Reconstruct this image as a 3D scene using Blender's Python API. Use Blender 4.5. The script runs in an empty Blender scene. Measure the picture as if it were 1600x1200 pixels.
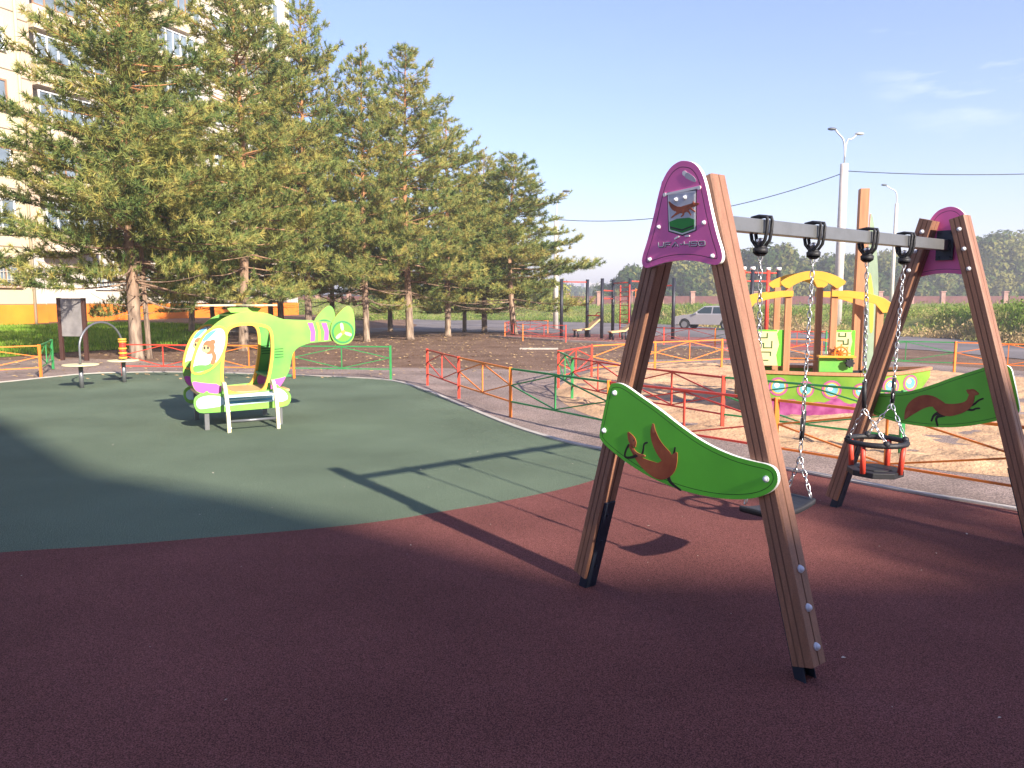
import bpy, bmesh, math, random
import numpy as np
from math import sin, cos, pi, radians, atan, atan2, hypot, sqrt
from mathutils import Vector, Matrix
from mathutils.geometry import tessellate_polygon
random.seed(7)
scn = bpy.context.scene
COL = scn.collection

# ---------------------------------------------------------------- camera, light, exposure
CAMH = 1.6; FPX = 1180.0; HZ = 468.0
PITCH = atan((600 - HZ) / FPX)
cam_d = bpy.data.cameras.new('camera'); cam = bpy.data.objects.new('camera', cam_d); COL.objects.link(cam)
cam_d.sensor_width = 36; cam_d.lens = 36 * FPX / 1600; cam_d.clip_start = .05; cam_d.clip_end = 6000
cam.location = (0, 0, CAMH); cam.rotation_euler = (pi / 2 - PITCH, 0, 0)
scn.camera = cam
SUN_EL = radians(27.2); SUN_H = Vector((.585, -.811)).normalized()
w = bpy.data.worlds.new('World'); scn.world = w; w.use_nodes = True
nt = w.node_tree; nt.nodes.clear()
wo = nt.nodes.new('ShaderNodeOutputWorld'); bg = nt.nodes.new('ShaderNodeBackground')
sky = nt.nodes.new('ShaderNodeTexSky'); sky.sky_type = 'NISHITA'; sky.sun_disc = False
sky.sun_elevation = SUN_EL; sky.sun_rotation = atan2(SUN_H.x, SUN_H.y)
sky.air_density = 1.25; sky.dust_density = .5; sky.ozone_density = 3.5; sky.altitude = 100
bg.inputs['Strength'].default_value = .092
# thin cirrus in the sky
tc = nt.nodes.new('ShaderNodeTexCoord'); mp = nt.nodes.new('ShaderNodeMapping')
mp.inputs['Scale'].default_value = (2.2, 2.2, 11); mp.inputs['Rotation'].default_value = (0, radians(-7), 0)
nz = nt.nodes.new('ShaderNodeTexNoise'); nz.inputs['Scale'].default_value = 1.9; nz.inputs['Detail'].default_value = 8; nz.inputs['Roughness'].default_value = .62
cr = nt.nodes.new('ShaderNodeValToRGB'); cr.color_ramp.elements[0].position = .5; cr.color_ramp.elements[1].position = .76
cr.color_ramp.elements[1].color = (.7, .7, .7, 1)
mx = nt.nodes.new('ShaderNodeMix'); mx.data_type = 'RGBA'; mx.inputs['B'].default_value = (7.2, 7.2, 7.6, 1)
L = nt.links.new
L(tc.outputs['Generated'], mp.inputs['Vector']); L(mp.outputs[0], nz.inputs['Vector']); L(nz.outputs['Fac'], cr.inputs[0])
u_, v_ = (1540 - 800) / FPX, (600 - 35) / FPX
d0 = Vector((u_, cos(PITCH) + v_ * sin(PITCH), -sin(PITCH) + v_ * cos(PITCH))).normalized()
dt = nt.nodes.new('ShaderNodeVectorMath'); dt.operation = 'DOT_PRODUCT'; dt.inputs[1].default_value = d0; L(tc.outputs['Generated'], dt.inputs[0])
mr0 = nt.nodes.new('ShaderNodeMapRange'); mr0.inputs['From Min'].default_value = .992; mr0.inputs['From Max'].default_value = .999; mr0.inputs['To Min'].default_value = .02; L(dt.outputs['Value'], mr0.inputs['Value'])
mk = nt.nodes.new('ShaderNodeMath'); mk.operation = 'MULTIPLY'; L(cr.outputs[0], mk.inputs[0]); L(mr0.outputs[0], mk.inputs[1])
L(mk.outputs[0], mx.inputs['Factor']); tn = nt.nodes.new('ShaderNodeMix'); tn.data_type = 'RGBA'; tn.blend_type = 'MULTIPLY'; tn.inputs['Factor'].default_value = 1
tn.inputs['B'].default_value = (1.0, .9, 1.13, 1); L(sky.outputs[0], tn.inputs['A']); pl_ = nt.nodes.new('ShaderNodeMix'); pl_.data_type = 'RGBA'; pl_.inputs['Factor'].default_value = .07; pl_.inputs['B'].default_value = (4.2, 4.7, 6.2, 1)
L(tn.outputs['Result'], pl_.inputs['A']); L(pl_.outputs['Result'], mx.inputs['A']); L(mx.outputs['Result'], bg.inputs['Color']); L(bg.outputs[0], wo.inputs[0])
sd = bpy.data.lights.new('sun', 'SUN'); sun = bpy.data.objects.new('sun', sd); COL.objects.link(sun)
sd.energy = 5; sd.angle = radians(.75); sd.color = (1, .9, .76)
sun.rotation_euler = Vector((SUN_H.x * cos(SUN_EL), SUN_H.y * cos(SUN_EL), sin(SUN_EL))).to_track_quat('Z', 'Y').to_euler()
scn.view_settings.view_transform = 'Standard'; scn.view_settings.look = 'None'
scn.view_settings.exposure = 1.33; scn.view_settings.gamma = 1

# ---------------------------------------------------------------- terrain height and survey helpers
def sm(t):
    t = min(1, max(0, t)); return t * t * (3 - 2 * t)
def T(x, y):
    s = -max(0, min(33, y - 20)) * .008
    k = sm((y - 16) / 22) * sm((-x - 6) / 8)
    return s * (1 - k) + .4 * k
def ray(px, py):
    u = (px - 800) / FPX; v = (600 - py) / FPX
    return Vector((u, cos(PITCH) + v * sin(PITCH), -sin(PITCH) + v * cos(PITCH)))
def g(px, py):
    d = ray(px, py); z = 0
    for i in range(60):
        t = (z - CAMH) / d.z; z = .5 * z + .5 * T(d.x * t, d.y * t)
    t = (z - CAMH) / d.z
    return Vector((d.x * t, d.y * t, T(d.x * t, d.y * t)))

# ---------------------------------------------------------------- materials
MATS = {}
def mat(name, c, rough=.6, var=.12, scale=6, bump=0, bscale=60, metal=0, spec=.4, c2=None, stretch=None, detail=4, coat=0, speck=None):
    if name in MATS: return MATS[name]
    m = bpy.data.materials.new(name); m.use_nodes = True; MATS[name] = m
    n = m.node_tree; b = n.nodes['Principled BSDF']; lk = n.links.new
    b.inputs['Roughness'].default_value = rough; b.inputs['Metallic'].default_value = metal
    b.inputs['Specular IOR Level'].default_value = spec
    if coat: b.inputs['Coat Weight'].default_value = coat
    t = n.nodes.new('ShaderNodeTexCoord'); vec = t.outputs['Object']
    if stretch:
        mp = n.nodes.new('ShaderNodeMapping'); mp.inputs['Scale'].default_value = stretch; lk(vec, mp.inputs['Vector']); vec = mp.outputs[0]
    nz = n.nodes.new('ShaderNodeTexNoise'); nz.inputs['Scale'].default_value = scale; nz.inputs['Detail'].default_value = detail
    lk(vec, nz.inputs['Vector'])
    r = n.nodes.new('ShaderNodeValToRGB'); r.color_ramp.elements[0].position = .3; r.color_ramp.elements[1].position = .7
    if c2 is None:
        a = [max(0, q * (1 - var)) for q in c]; d = [min(1, q * (1 + var)) for q in c]
    else: a, d = c, c2
    r.color_ramp.elements[0].color = (*a, 1); r.color_ramp.elements[1].color = (*d, 1)
    lk(nz.outputs['Fac'], r.inputs[0]); out = r.outputs[0]
    if speck:   # fine granules: (scale, amount, colour)
        n2 = n.nodes.new('ShaderNodeTexNoise'); n2.inputs['Scale'].default_value = speck[0]; n2.inputs['Detail'].default_value = 2; lk(t.outputs['Object'], n2.inputs['Vector'])
        r2 = n.nodes.new('ShaderNodeValToRGB'); r2.color_ramp.elements[0].position = .38; r2.color_ramp.elements[1].position = .66
        e = 1 - speck[1]; f = 1 + speck[1]
        r2.color_ramp.elements[0].color = (e, e, e, 1); r2.color_ramp.elements[1].color = (f, f, f, 1)
        lk(n2.outputs['Fac'], r2.inputs[0])
        mm = n.nodes.new('ShaderNodeMix'); mm.data_type = 'RGBA'; mm.blend_type = 'MULTIPLY'; mm.inputs['Factor'].default_value = 1
        lk(out, mm.inputs['A']); lk(r2.outputs[0], mm.inputs['B']); out = mm.outputs['Result']
        if len(speck) > 2:
            v = n.nodes.new('ShaderNodeTexVoronoi'); v.inputs['Scale'].default_value = speck[2]; lk(t.outputs['Object'], v.inputs['Vector'])
            r3 = n.nodes.new('ShaderNodeValToRGB'); r3.color_ramp.elements[0].position = .06; r3.color_ramp.elements[1].position = .1
            r3.color_ramp.elements[0].color = (1, 1, 1, 1); r3.color_ramp.elements[1].color = (0, 0, 0, 1); lk(v.outputs['Distance'], r3.inputs[0])
            m3 = n.nodes.new('ShaderNodeMix'); m3.data_type = 'RGBA'; m3.inputs['B'].default_value = (*speck[3], 1)
            lk(r3.outputs[0], m3.inputs['Factor']); lk(out, m3.inputs['A']); out = m3.outputs['Result']
    lk(out, b.inputs['Base Color'])
    if bump:
        n3 = n.nodes.new('ShaderNodeTexNoise'); n3.inputs['Scale'].default_value = bscale; n3.inputs['Detail'].default_value = 5; lk(vec, n3.inputs['Vector'])
        bp = n.nodes.new('ShaderNodeBump'); bp.inputs['Strength'].default_value = bump; bp.inputs['Distance'].default_value = .02
        lk(n3.outputs['Fac'], bp.inputs['Height']); lk(bp.outputs[0], b.inputs['Normal'])
    return m
def leafmat(name, c1, c2, c3, scale=.7, rough=.7, trans=.35, emin=.35, emax=.65):
    m = bpy.data.materials.new(name); m.use_nodes = True; MATS[name] = m
    n = m.node_tree; n.nodes.clear(); lk = n.links.new
    o = n.nodes.new('ShaderNodeOutputMaterial'); d = n.nodes.new('ShaderNodeBsdfDiffuse'); tr = n.nodes.new('ShaderNodeBsdfTranslucent')
    ms = n.nodes.new('ShaderNodeMixShader'); ms.inputs[0].default_value = trans
    t = n.nodes.new('ShaderNodeTexCoord'); oi = n.nodes.new('ShaderNodeObjectInfo')
    ad = n.nodes.new('ShaderNodeVectorMath'); ad.operation = 'ADD'; mu = n.nodes.new('ShaderNodeVectorMath'); mu.operation = 'SCALE'; mu.inputs['Scale'].default_value = 37
    lk(oi.outputs['Random'], mu.inputs[0]); lk(t.outputs['Object'], ad.inputs[0]); lk(mu.outputs[0], ad.inputs[1])
    nz = n.nodes.new('ShaderNodeTexNoise'); nz.inputs['Scale'].default_value = scale; nz.inputs['Detail'].default_value = 6; lk(ad.outputs[0], nz.inputs['Vector'])
    at = n.nodes.new('ShaderNodeAttribute'); at.attribute_name = 'tint'
    ma = n.nodes.new('ShaderNodeMath'); ma.operation = 'MULTIPLY_ADD'; ma.inputs[1].default_value = .5; lk(at.outputs['Fac'], ma.inputs[0]); lk(nz.outputs['Fac'], ma.inputs[2])
    sb = n.nodes.new('ShaderNodeMath'); sb.operation = 'SUBTRACT'; sb.inputs[1].default_value = .25; lk(ma.outputs[0], sb.inputs[0])
    r = n.nodes.new('ShaderNodeValToRGB'); e = r.color_ramp.elements; e[0].position = emin; e[0].color = (*c1, 1); e[1].position = emax; e[1].color = (*c3, 1)
    q = e.new((emin + emax) / 2); q.color = (*c2, 1)
    lk(sb.outputs[0], r.inputs[0]); lk(r.outputs[0], d.inputs[0]); lk(r.outputs[0], tr.inputs[0]); lk(d.outputs[0], ms.inputs[1]); lk(tr.outputs[0], ms.inputs[2]); lk(ms.outputs[0], o.inputs[0])
    return m

M_red = mat('rubber_red', (.2, .075, .066), .9, .2, .8, .7, 240, spec=.08, speck=(190, .55, 38, (.3, .17, .14)))
M_green = mat('rubber_green', (.135, .175, .12), .9, .18, .6, .6, 220, spec=.08, speck=(160, .5, 30, (.3, .32, .26)))
M_pad = mat('rubber_pad', (.25, .1, .085), .85, .14, .8, .4, 120, spec=.2, speck=(40, .2))
M_path = mat('path_asphalt', (.27, .205, .18), .9, .25, .9, .6, 90, spec=.1, speck=(70, .4))
M_road = mat('road_asphalt', (.17, .15, .15), .9, .25, .4, .3, 40, spec=.1)
M_curb = mat('kerb_concrete', (.42, .38, .34), .85, .14, 4, .3, 60)
M_sand = mat('sand', (.5, .32, .19), .95, .2, 1.6, 1, 20, spec=.1, speck=(60, .16))
M_dirt = mat('mulch_dirt', (.13, .078, .055), .95, .3, .9, 1, 14, spec=.1, c2=(.22, .14, .1), speck=(26, .4))
M_lawn = mat('lawn_soil', (.09, .13, .03), .95, .3, 1, .6, 30, spec=.1, c2=(.14, .21, .045))
M_field = mat('field_soil', (.15, .17, .05), .95, .3, .35, .7, 8, spec=.1, c2=(.24, .25, .08))
M_wood = mat('timber_composite', (.27, .13, .08), .5, .14, 3, .12, 40, spec=.45, stretch=(14, 14, .8), speck=(160, .1))
M_woodL = mat('timber_light', (.43, .2, .1), .5, .16, 3, .12, 40, spec=.4, stretch=(10, 10, 1))
M_groove = mat('groove_dark', (.17, .082, .052), .8)
M_steel = mat('galvanised_steel', (.2, .205, .215), .38, .08, 14, .03, 60, metal=.55, spec=.5)
M_chain = mat('chain_steel', (.62, .62, .64), .28, .1, 30, metal=.85, spec=.5)
M_bolt = mat('bolt_cap', (.62, .64, .7), .35, .05, 20, spec=.5)
M_black = mat('black_rubber', (.018, .018, .022), .55, .2, 20, .1, 80)
M_navy = mat('footing_steel', (.022, .03, .048), .45, .15, 12, .05, 60, metal=.3)
M_purple = mat('panel_purple', (.8, .15, .42), .42, .06, 8, .04, 180, spec=.4)
M_white = mat('panel_white', (.8, .79, .77), .45, .04, 8)
M_pgreen = mat('panel_green', (.14, .6, .045), .36, .06, 5, .04, 200, spec=.45)
M_line = mat('engraved_line', (.02, .02, .025), .6)
M_lineG = mat('engraved_green', (.015, .08, .01), .6)
M_marten = mat('marten_brown', (.27, .055, .02), .5, .3, 14, c2=(.4, .11, .04))
M_face = mat('marten_face', (.4, .13, .055), .5)
M_dk = mat('paw_black', (.02, .012, .01), .6)
M_flagW = mat('pennant_grey', (.55, .57, .62), .5)
M_flagG = mat('pennant_green', (.01, .22, .03), .5)
M_txt = mat('letter_grey', (.42, .4, .46), .5)
M_fr = mat('fence_red', (.6, .06, .035), .45, .12, 5, spec=.4)
M_fo = mat('fence_orange', (.8, .21, .03), .45, .12, 5, spec=.4)
M_fg = mat('fence_green', (.035, .25, .07), .45, .12, 5, spec=.4)
M_hg = mat('heli_green', (.09, .36, .07), .4, .1, 1.8, c2=(.27, .52, .08))
M_hgi = mat('heli_dark_green', (.03, .2, .07), .5)
M_hy = mat('heli_yellow', (.72, .42, .06), .4, .08, 6)
M_hp = mat('heli_purple', (.5, .1, .36), .45)
M_hb = mat('heli_blue', (.1, .32, .55), .45, .2, 8)
M_hw = mat('heli_white', (.4, .58, .66), .4, .05, 4, c2=(.62, .7, .74))
M_ho = mat('heli_orange', (.7, .28, .06), .45)
M_tan = mat('board_tan', (.62, .4, .18), .5, .1, 5)
M_cream = mat('disc_cream', (.68, .6, .36), .5)
M_yel = mat('roof_yellow', (.66, .35, .045), .42, .06, 5)
M_bcream = mat('maze_panel', (.6, .54, .28), .5)
M_hull = mat('hull_green', (.08, .22, .02), .42, .3, 3, c2=(.2, .33, .035))
M_mag = mat('hull_magenta', (.2, .02, .12), .5, .3, 9, c2=(.36, .09, .24))
M_pink = mat('ring_pink', (.35, .08, .2), .5, .2, 12)
M_sky = mat('porthole_blue', (.12, .36, .42), .4, .2, 12)
M_sail = mat('sail_pale', (.2, .26, .18), .5, .15, 4)

# ---------------------------------------------------------------- mesh builder
class MB:
    def __init__(s): s.v = []; s.f = []; s.m = []; s.sm = []
    def add(s, vs, fs, mi=0, smooth=False, M=None):
        o = len(s.v)
        s.v += [tuple(M @ Vector(v)) if M else tuple(v) for v in vs]
        s.f += [tuple(i + o for i in f) for f in fs]; s.m += [mi] * len(fs); s.sm += [smooth] * len(fs)
        return s
    def box(s, c, d, mi=0, M=None):
        x, y, z = [q / 2 for q in d]; cx, cy, cz = c
        vs = [(cx + a * x, cy + b * y, cz + e * z) for e in (-1, 1) for b in (-1, 1) for a in (-1, 1)]
        return s.add(vs, [(0, 2, 3, 1), (4, 5, 7, 6), (0, 1, 5, 4), (2, 6, 7, 3), (0, 4, 6, 2), (1, 3, 7, 5)], mi, M=M)
    def bar(s, p0, p1, w, h=None, mi=0, up=(0, 0, 1)):      # rectangular bar; w across, h along 'up'
        p0 = Vector(p0); p1 = Vector(p1); h = h or w; d = (p1 - p0).normalized(); up = Vector(up)
        if abs(d.dot(up)) > .98: up = Vector((0, 1, 0)) if abs(d.y) < .9 else Vector((1, 0, 0))
        a = d.cross(up).normalized() * w / 2; b = a.cross(d).normalized() * h / 2
        vs = [p + i * a + j * b for p in (p0, p1) for i, j in ((-1, -1), (1, -1), (1, 1), (-1, 1))]
        return s.add(vs, [(0, 1, 2, 3), (7, 6, 5, 4), (0, 4, 5, 1), (1, 5, 6, 2), (2, 6, 7, 3), (3, 7, 4, 0)], mi)
    def tube(s, pts, r, n=8, closed=False, mi=0, cap=True):
        pts = [Vector(p) for p in pts]; N = len(pts)
        rs = r if isinstance(r, (list, tuple)) else [r] * N
        vs = []; prev = None
        for i, p in enumerate(pts):
            if closed: d = (pts[(i + 1) % N] - pts[i - 1]).normalized()
            else: d = (pts[min(i + 1, N - 1)] - pts[max(i - 1, 0)]).normalized()
            if prev is None:
                a = d.orthogonal().normalized()
            else:
                a = (prev - d * prev.dot(d)); a = a.normalized() if a.length > 1e-6 else d.orthogonal().normalized()
            prev = a; b = d.cross(a)
            vs += [p + (a * cos(2 * pi * k / n) + b * sin(2 * pi * k / n)) * rs[i] for k in range(n)]
        fs = []
        for i in range(N if closed else N - 1):
            j = (i + 1) % N
            fs += [(i * n + k, i * n + (k + 1) % n, j * n + (k + 1) % n, j * n + k) for k in range(n)]
        s.add(vs, fs, mi, True)
        if cap and not closed:
            o = len(s.v) - len(vs)
            s.f += [tuple(o + k for k in reversed(range(n))), tuple(o + (N - 1) * n + k for k in range(n))]; s.m += [mi] * 2; s.sm += [False] * 2
        return s
    def cyl(s, p0, p1, r0, r1=None, n=16, mi=0): return s.tube([p0, p1], [r0, r0 if r1 is None else r1], n, mi=mi)
    def torus(s, c, R, r, M=None, nR=20, nr=8, mi=0, sx=1, a0=0, a1=2 * pi):
        pts = [Vector((sx * R * cos(a0 + (a1 - a0) * k / nR), R * sin(a0 + (a1 - a0) * k / nR), 0)) for k in range(nR + (0 if a1 - a0 > 6.28 else 1))]
        if M: pts = [M @ p for p in pts]
        return s.tube([Vector(c) + p for p in pts], r, nr, a1 - a0 > 6.28, mi)
    def ball(s, c, r, mi=0, n=10, sq=(1, 1, 1)):
        vs = []; fs = []; c = Vector(c)
        R = n // 2
        for i in range(R + 1):
            for k in range(n):
                t = pi * i / R; a = 2 * pi * k / n
                vs.append(c + Vector((sin(t) * cos(a) * sq[0], sin(t) * sin(a) * sq[1], cos(t) * sq[2])) * r)
        for i in range(R):
            for k in range(n):
                q = (i * n + k, (i + 1) * n + k, (i + 1) * n + (k + 1) % n, i * n + (k + 1) % n)
                fs.append(q)
        return s.add(vs, fs, mi, True)
    def prism(s, poly, fr, t0, t1, mi=0, mside=None, holes=()):   # fr(a,b,off) -> point ; caps at off t0 and t1
        loops = [list(poly)] + [list(h) for h in holes]
        tess = tessellate_polygon([[Vector((a, b, 0)) for a, b in l] for l in loops])
        flat = [q for l in loops for q in l]; n = len(flat)
        vs = [fr(a, b, t0) for a, b in flat] + [fr(a, b, t1) for a, b in flat]
        s.add(vs, [tuple(t) for t in tess] + [tuple(i + n for i in reversed(t)) for t in tess], mi)
        o = len(s.v) - 2 * n; k = 0; ms = mi if mside is None else mside
        for l in loops:
            m = len(l)
            for i in range(m):
                a = k + i; b = k + (i + 1) % m
                s.f.append((o + a, o + b, o + n + b, o + n + a)); s.m.append(ms); s.sm.append(False)
            k += m
        return s
    def build(s, name, mats, parent=None, bevel=0, recalc=True):
        me = bpy.data.meshes.new(name); me.from_pydata([tuple(v) for v in s.v], [], s.f)
        for m in (mats if isinstance(mats, (list, tuple)) else [mats]): me.materials.append(m)
        me.polygons.foreach_set('material_index', s.m); me.polygons.foreach_set('use_smooth', s.sm)
        if recalc:
            bm = bmesh.new(); bm.from_mesh(me); bmesh.ops.remove_doubles(bm, verts=bm.verts, dist=1e-5)
            bmesh.ops.recalc_face_normals(bm, faces=bm.faces); bm.to_mesh(me); bm.free()
        me.update()
        o = bpy.data.objects.new(name, me); COL.objects.link(o)
        if parent: o.parent = parent
        if bevel:
            b = o.modifiers.new('bevel', 'BEVEL'); b.width = bevel; b.segments = 2; b.limit_method = 'ANGLE'; b.angle_limit = radians(40); b.harden_normals = False
        return o
def bolts(name, items, m, parent):
    for p, n, r in items:      # each dome-headed bolt is a part of its own
        p = Vector(p); n = Vector(n)
        MB().cyl(p - n * .002, p + n * .006, r, r * .9, 12).ball(p + n * .006, r * .75, n=10).build(name, m, parent, recalc=False)
def tag(o, label=None, cat=None, group=None, kind=None):
    if label: o['label'] = label
    if cat: o['category'] = cat
    if group: o['group'] = group
    if kind: o['kind'] = kind
    return o
def thing(name, label, cat, loc=(0, 0, 0), rz=0, group=None):
    o = bpy.data.objects.new(name, None); COL.objects.link(o); o.location = loc; o.rotation_euler = (0, 0, rz); o.empty_display_size = .2
    return tag(o, label, cat, group)
def copy_tree(o, parent=None):
    c = o.copy(); COL.objects.link(c)
    if parent: c.parent = parent
    for ch in list(o.children): copy_tree(ch, c)
    return c
def chaikin(p, n=2, closed=True):
    for _ in range(n):
        q = []
        m = len(p)
        for i in range(m if closed else m - 1):
            a = p[i]; b = p[(i + 1) % m]
            q += [(a[0] * .75 + b[0] * .25, a[1] * .75 + b[1] * .25), (a[0] * .25 + b[0] * .75, a[1] * .25 + b[1] * .75)]
        if not closed: q = [p[0]] + q + [p[-1]]
        p = q
    return p
def area(p): return sum(p[i][0] * p[(i + 1) % len(p)][1] - p[(i + 1) % len(p)][0] * p[i][1] for i in range(len(p))) / 2
def inset(p, d):
    if area(p) < 0: p = p[::-1]
    out = []; m = len(p)
    for i in range(m):
        a = Vector(p[i - 1]); c = Vector(p[(i + 1) % m]); t = (c - a)
        t = t.normalized() if t.length > 1e-9 else Vector((1, 0))
        out.append((p[i][0] - t.y * d, p[i][1] + t.x * d))
    return out
def ribbon(pts, width=None, cap=True):
    """outline of a stroke of varying width; pts (x,y,w)"""
    P = [(p[0], p[1], p[2] if len(p) > 2 else width) for p in pts]
    for _ in range(2):
        if len(P) > 2:
            q = [P[0]]
            for a, b in zip(P, P[1:]): q += [tuple(a[k] * .75 + b[k] * .25 for k in range(3)), tuple(a[k] * .25 + b[k] * .75 for k in range(3))]
            P = q + [P[-1]]
    Lf = []; R = []
    for i, p in enumerate(P):
        a = P[max(0, i - 1)]; c = P[min(len(P) - 1, i + 1)]; t = Vector((c[0] - a[0], c[1] - a[1])).normalized()
        Lf.append((p[0] - t.y * p[2] / 2, p[1] + t.x * p[2] / 2)); R.append((p[0] + t.y * p[2] / 2, p[1] - t.x * p[2] / 2))
    def capf(p, t, r):
        a0 = atan2(t.y, t.x); return [(p[0] + r * cos(a0 + k), p[1] + r * sin(a0 + k)) for k in (radians(45), 0, -radians(45))]
    e = capf(P[-1], (Vector(P[-1][:2]) - Vector(P[-2][:2])).normalized(), P[-1][2] / 2) if cap else []
    b = capf(P[0], (Vector(P[0][:2]) - Vector(P[1][:2])).normalized(), P[0][2] / 2) if cap else []
    return Lf + e + R[::-1] + b
def disc(cx, cy, rx, ry=None, n=20, a=0):
    ry = ry or rx
    return [(cx + rx * cos(2 * pi * k / n) * cos(a) - ry * sin(2 * pi * k / n) * sin(a), cy + rx * cos(2 * pi * k / n) * sin(a) + ry * sin(2 * pi * k / n) * cos(a)) for k in range(n)]

# ================================================================ THE GROUND
def sheet(name, poly, z, m, step=None, zfun=None):
    """flat sheet following the terrain: grid clipped by the polygon"""
    bm = bmesh.new()
    vs = [bm.verts.new((x, y, 0)) for x, y in poly]
    for t_ in tessellate_polygon([[Vector((x, y, 0)) for x, y in poly]]): bm.faces.new([vs[i] for i in t_])
    ys = [p[1] for p in poly]; xs = [p[0] for p in poly]
    def cut(axis, val):
        co = (val, 0, 0) if axis == 0 else (0, val, 0); no = (1, 0, 0) if axis == 0 else (0, 1, 0)
        bmesh.ops.bisect_plane(bm, geom=bm.verts[:] + bm.edges[:] + bm.faces[:], plane_co=co, plane_no=no, dist=1e-5)
    if step:
        y = min(ys) + step
        while y < max(ys): cut(1, y); y += step
        x = min(xs) + step
        while x < max(xs): cut(0, x); x += step
    else:
        for y in list(range(16, 62, 2)):
            if min(ys) < y < max(ys): cut(1, y)
        if min(xs) < -6:
            for x in range(-40, -4, 2):
                if min(xs) < x < max(xs): cut(0, x)
    for v in bm.verts:
        v.co.z = T(v.co.x, v.co.y) + z + (zfun(v.co.x, v.co.y) if zfun else 0)
    bmesh.ops.triangulate(bm, faces=bm.faces)
    for f in bm.faces:
        f.smooth = bool(zfun)
        if f.normal.z < 0: f.normal_flip()
    me = bpy.data.meshes.new(name); bm.to_mesh(me); bm.free(); me.materials.append(m)
    o = bpy.data.objects.new(name, me); COL.objects.link(o); tag(o, kind='structure'); return o
def G(pts): return [(g(*p).x, g(*p).y) for p in pts]
# base terrain reaching the horizon
xs = [-1400, -800, -300, -120] + list(range(-60, 61, 2)) + [120, 300, 800, 1400]
ys = [-500, -100, -40, -10, 0, 6, 12, 15] + list(range(16, 64, 2)) + [80, 120, 250, 700, 1500]
nx = len(xs)
b = MB(); b.add([(x, y, T(x, y)) for y in ys for x in xs], [(j * nx + i, j * nx + i + 1, (j + 1) * nx + i + 1, (j + 1) * nx + i) for j in range(len(ys) - 1) for i in range(nx - 1)], smooth=True)
tag(b.build('ground', M_dirt, recalc=False), kind='structure')

curb_px = [(-420, 640), (-200, 614), (0, 599), (70, 591), (140, 584), (230, 582), (340, 583), (450, 587), (560, 591), (620, 596), (670, 612), (716, 632), (800, 668), (880, 692), (950, 706), (1050, 716), (1150, 725), (1240, 736), (1400, 768), (1600, 800), (1800, 840)]
curb = G(curb_px)
curb = chaikin(curb, 2, False)
far_px = [(1900, 640), (1750, 606), (1600, 580), (1400, 566), (1150, 562), (1000, 562), (905, 572), (860, 580), (760, 577), (640, 575), (450, 573), (250, 566), (130, 560), (0, 563), (-250, 575), (-420, 590)]
path = [(x, y - .01) for x, y in curb] + G(far_px)
sheet('path', path, .006, M_path)
bord = chaikin(G([(-420, 915), (-200, 885), (0, 865), (180, 855), (330, 842), (480, 830), (600, 817), (700, 800), (790, 785), (900, 762), (960, 740), (992, 712)]), 2, False)
# split the kerb at the colour border
ix = min(range(len(curb)), key=lambda i: (curb[i][0] - bord[-1][0]) ** 2 + (curb[i][1] - bord[-1][1]) ** 2)
bord[-1] = curb[ix]
sheet('rubber_surface_green', curb[:ix + 1] + bord[::-1], .012, M_green)
sheet('rubber_surface_red', bord + curb[ix + 1:] + [(14, 4), (14, -14), (-14, -14), (-14, 1), bord[0]][:-1], .012, M_red)
b = MB(); pr = None
cv = []
for i, p in enumerate(curb):
    a = Vector(curb[max(0, i - 1)]); c = Vector(curb[min(len(curb) - 1, i + 1)]); t = (c - a).normalized(); n = Vector((-t.y, t.x))
    q = Vector(p); cv += [(*(q - n * .035), .0), (*(q - n * .035), .028), (*(q + n * .035), .028), (*(q + n * .035), .0)]
N = len(curb)
b.add(cv, [(i * 4 + k, i * 4 + k + 1, (i + 1) * 4 + k + 1, (i + 1) * 4 + k) for i in range(N - 1) for k in range(3)])
tag(b.build('kerb', M_curb), kind='structure')

from mathutils import noise
def edged(x, y, poly):
    m = 9
    for (ax, ay), (bx, by) in zip(poly, poly[1:] + poly[:1]):
        dx, dy = bx - ax, by - ay; t = max(0, min(1, ((x - ax) * dx + (y - ay) * dy) / (dx * dx + dy * dy + 1e-9)))
        m = min(m, hypot(x - ax - t * dx, y - ay - t * dy))
    return m
def sandz(x, y):
    n = noise.noise(Vector((x * 1.3, y * 1.3, 0))) * .06 + noise.noise(Vector((x * 5, y * 5, 3))) * .03 + noise.noise(Vector((x * 13, y * 13, 5))) * .026
    return .0085 + (.03 + n * 1.15) * sm(edged(x, y, sand_poly) / .35)
sand_px = [(1000, 569), (940, 577), (895, 590), (870, 606), (870, 624), (905, 645), (960, 662), (1060, 678), (1150, 690), (1230, 700), (1350, 720), (1500, 740), (1640, 752), (1800, 740), (1850, 680), (1780, 625), (1650, 596), (1500, 583), (1390, 576), (1200, 570), (1100, 568)]
sand_poly = chaikin(G(sand_px), 2)
sheet('sand', sand_poly, .0, M_sand, step=.11, zfun=sandz)
pad = G([(765, 527), (880, 534), (1000, 540), (1130, 547), (1290, 553), (1400, 548), (1420, 532), (1200, 521), (1060, 515), (860, 513)])
sheet('sports_pad', pad, .01, M_pad)
b = MB()
for a, c in zip(pad[:5], pad[1:6]): b.bar((*a, T(*a) + .03), (*c, T(*c) + .03), .09, .1)
tag(b.build('pad_kerb', M_curb), kind='structure')
b = MB()
a, c = G([(812, 546), (872, 546)]); b.bar((*a, T(*a) + .02), (*c, T(*c) + .02), .1, .06)
tag(b.build('kerb_stone', M_curb), label='pale kerb stone lying in the brown soil beyond the red fence', cat='kerb stone')
lawn = G([(-260, 567), (-120, 562), (0, 559), (130, 549), (235, 545), (360, 527), (330, 509), (200, 505), (60, 509), (0, 509), (-200, 520)])
sheet('lawn', lawn, .01, M_lawn)
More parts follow.
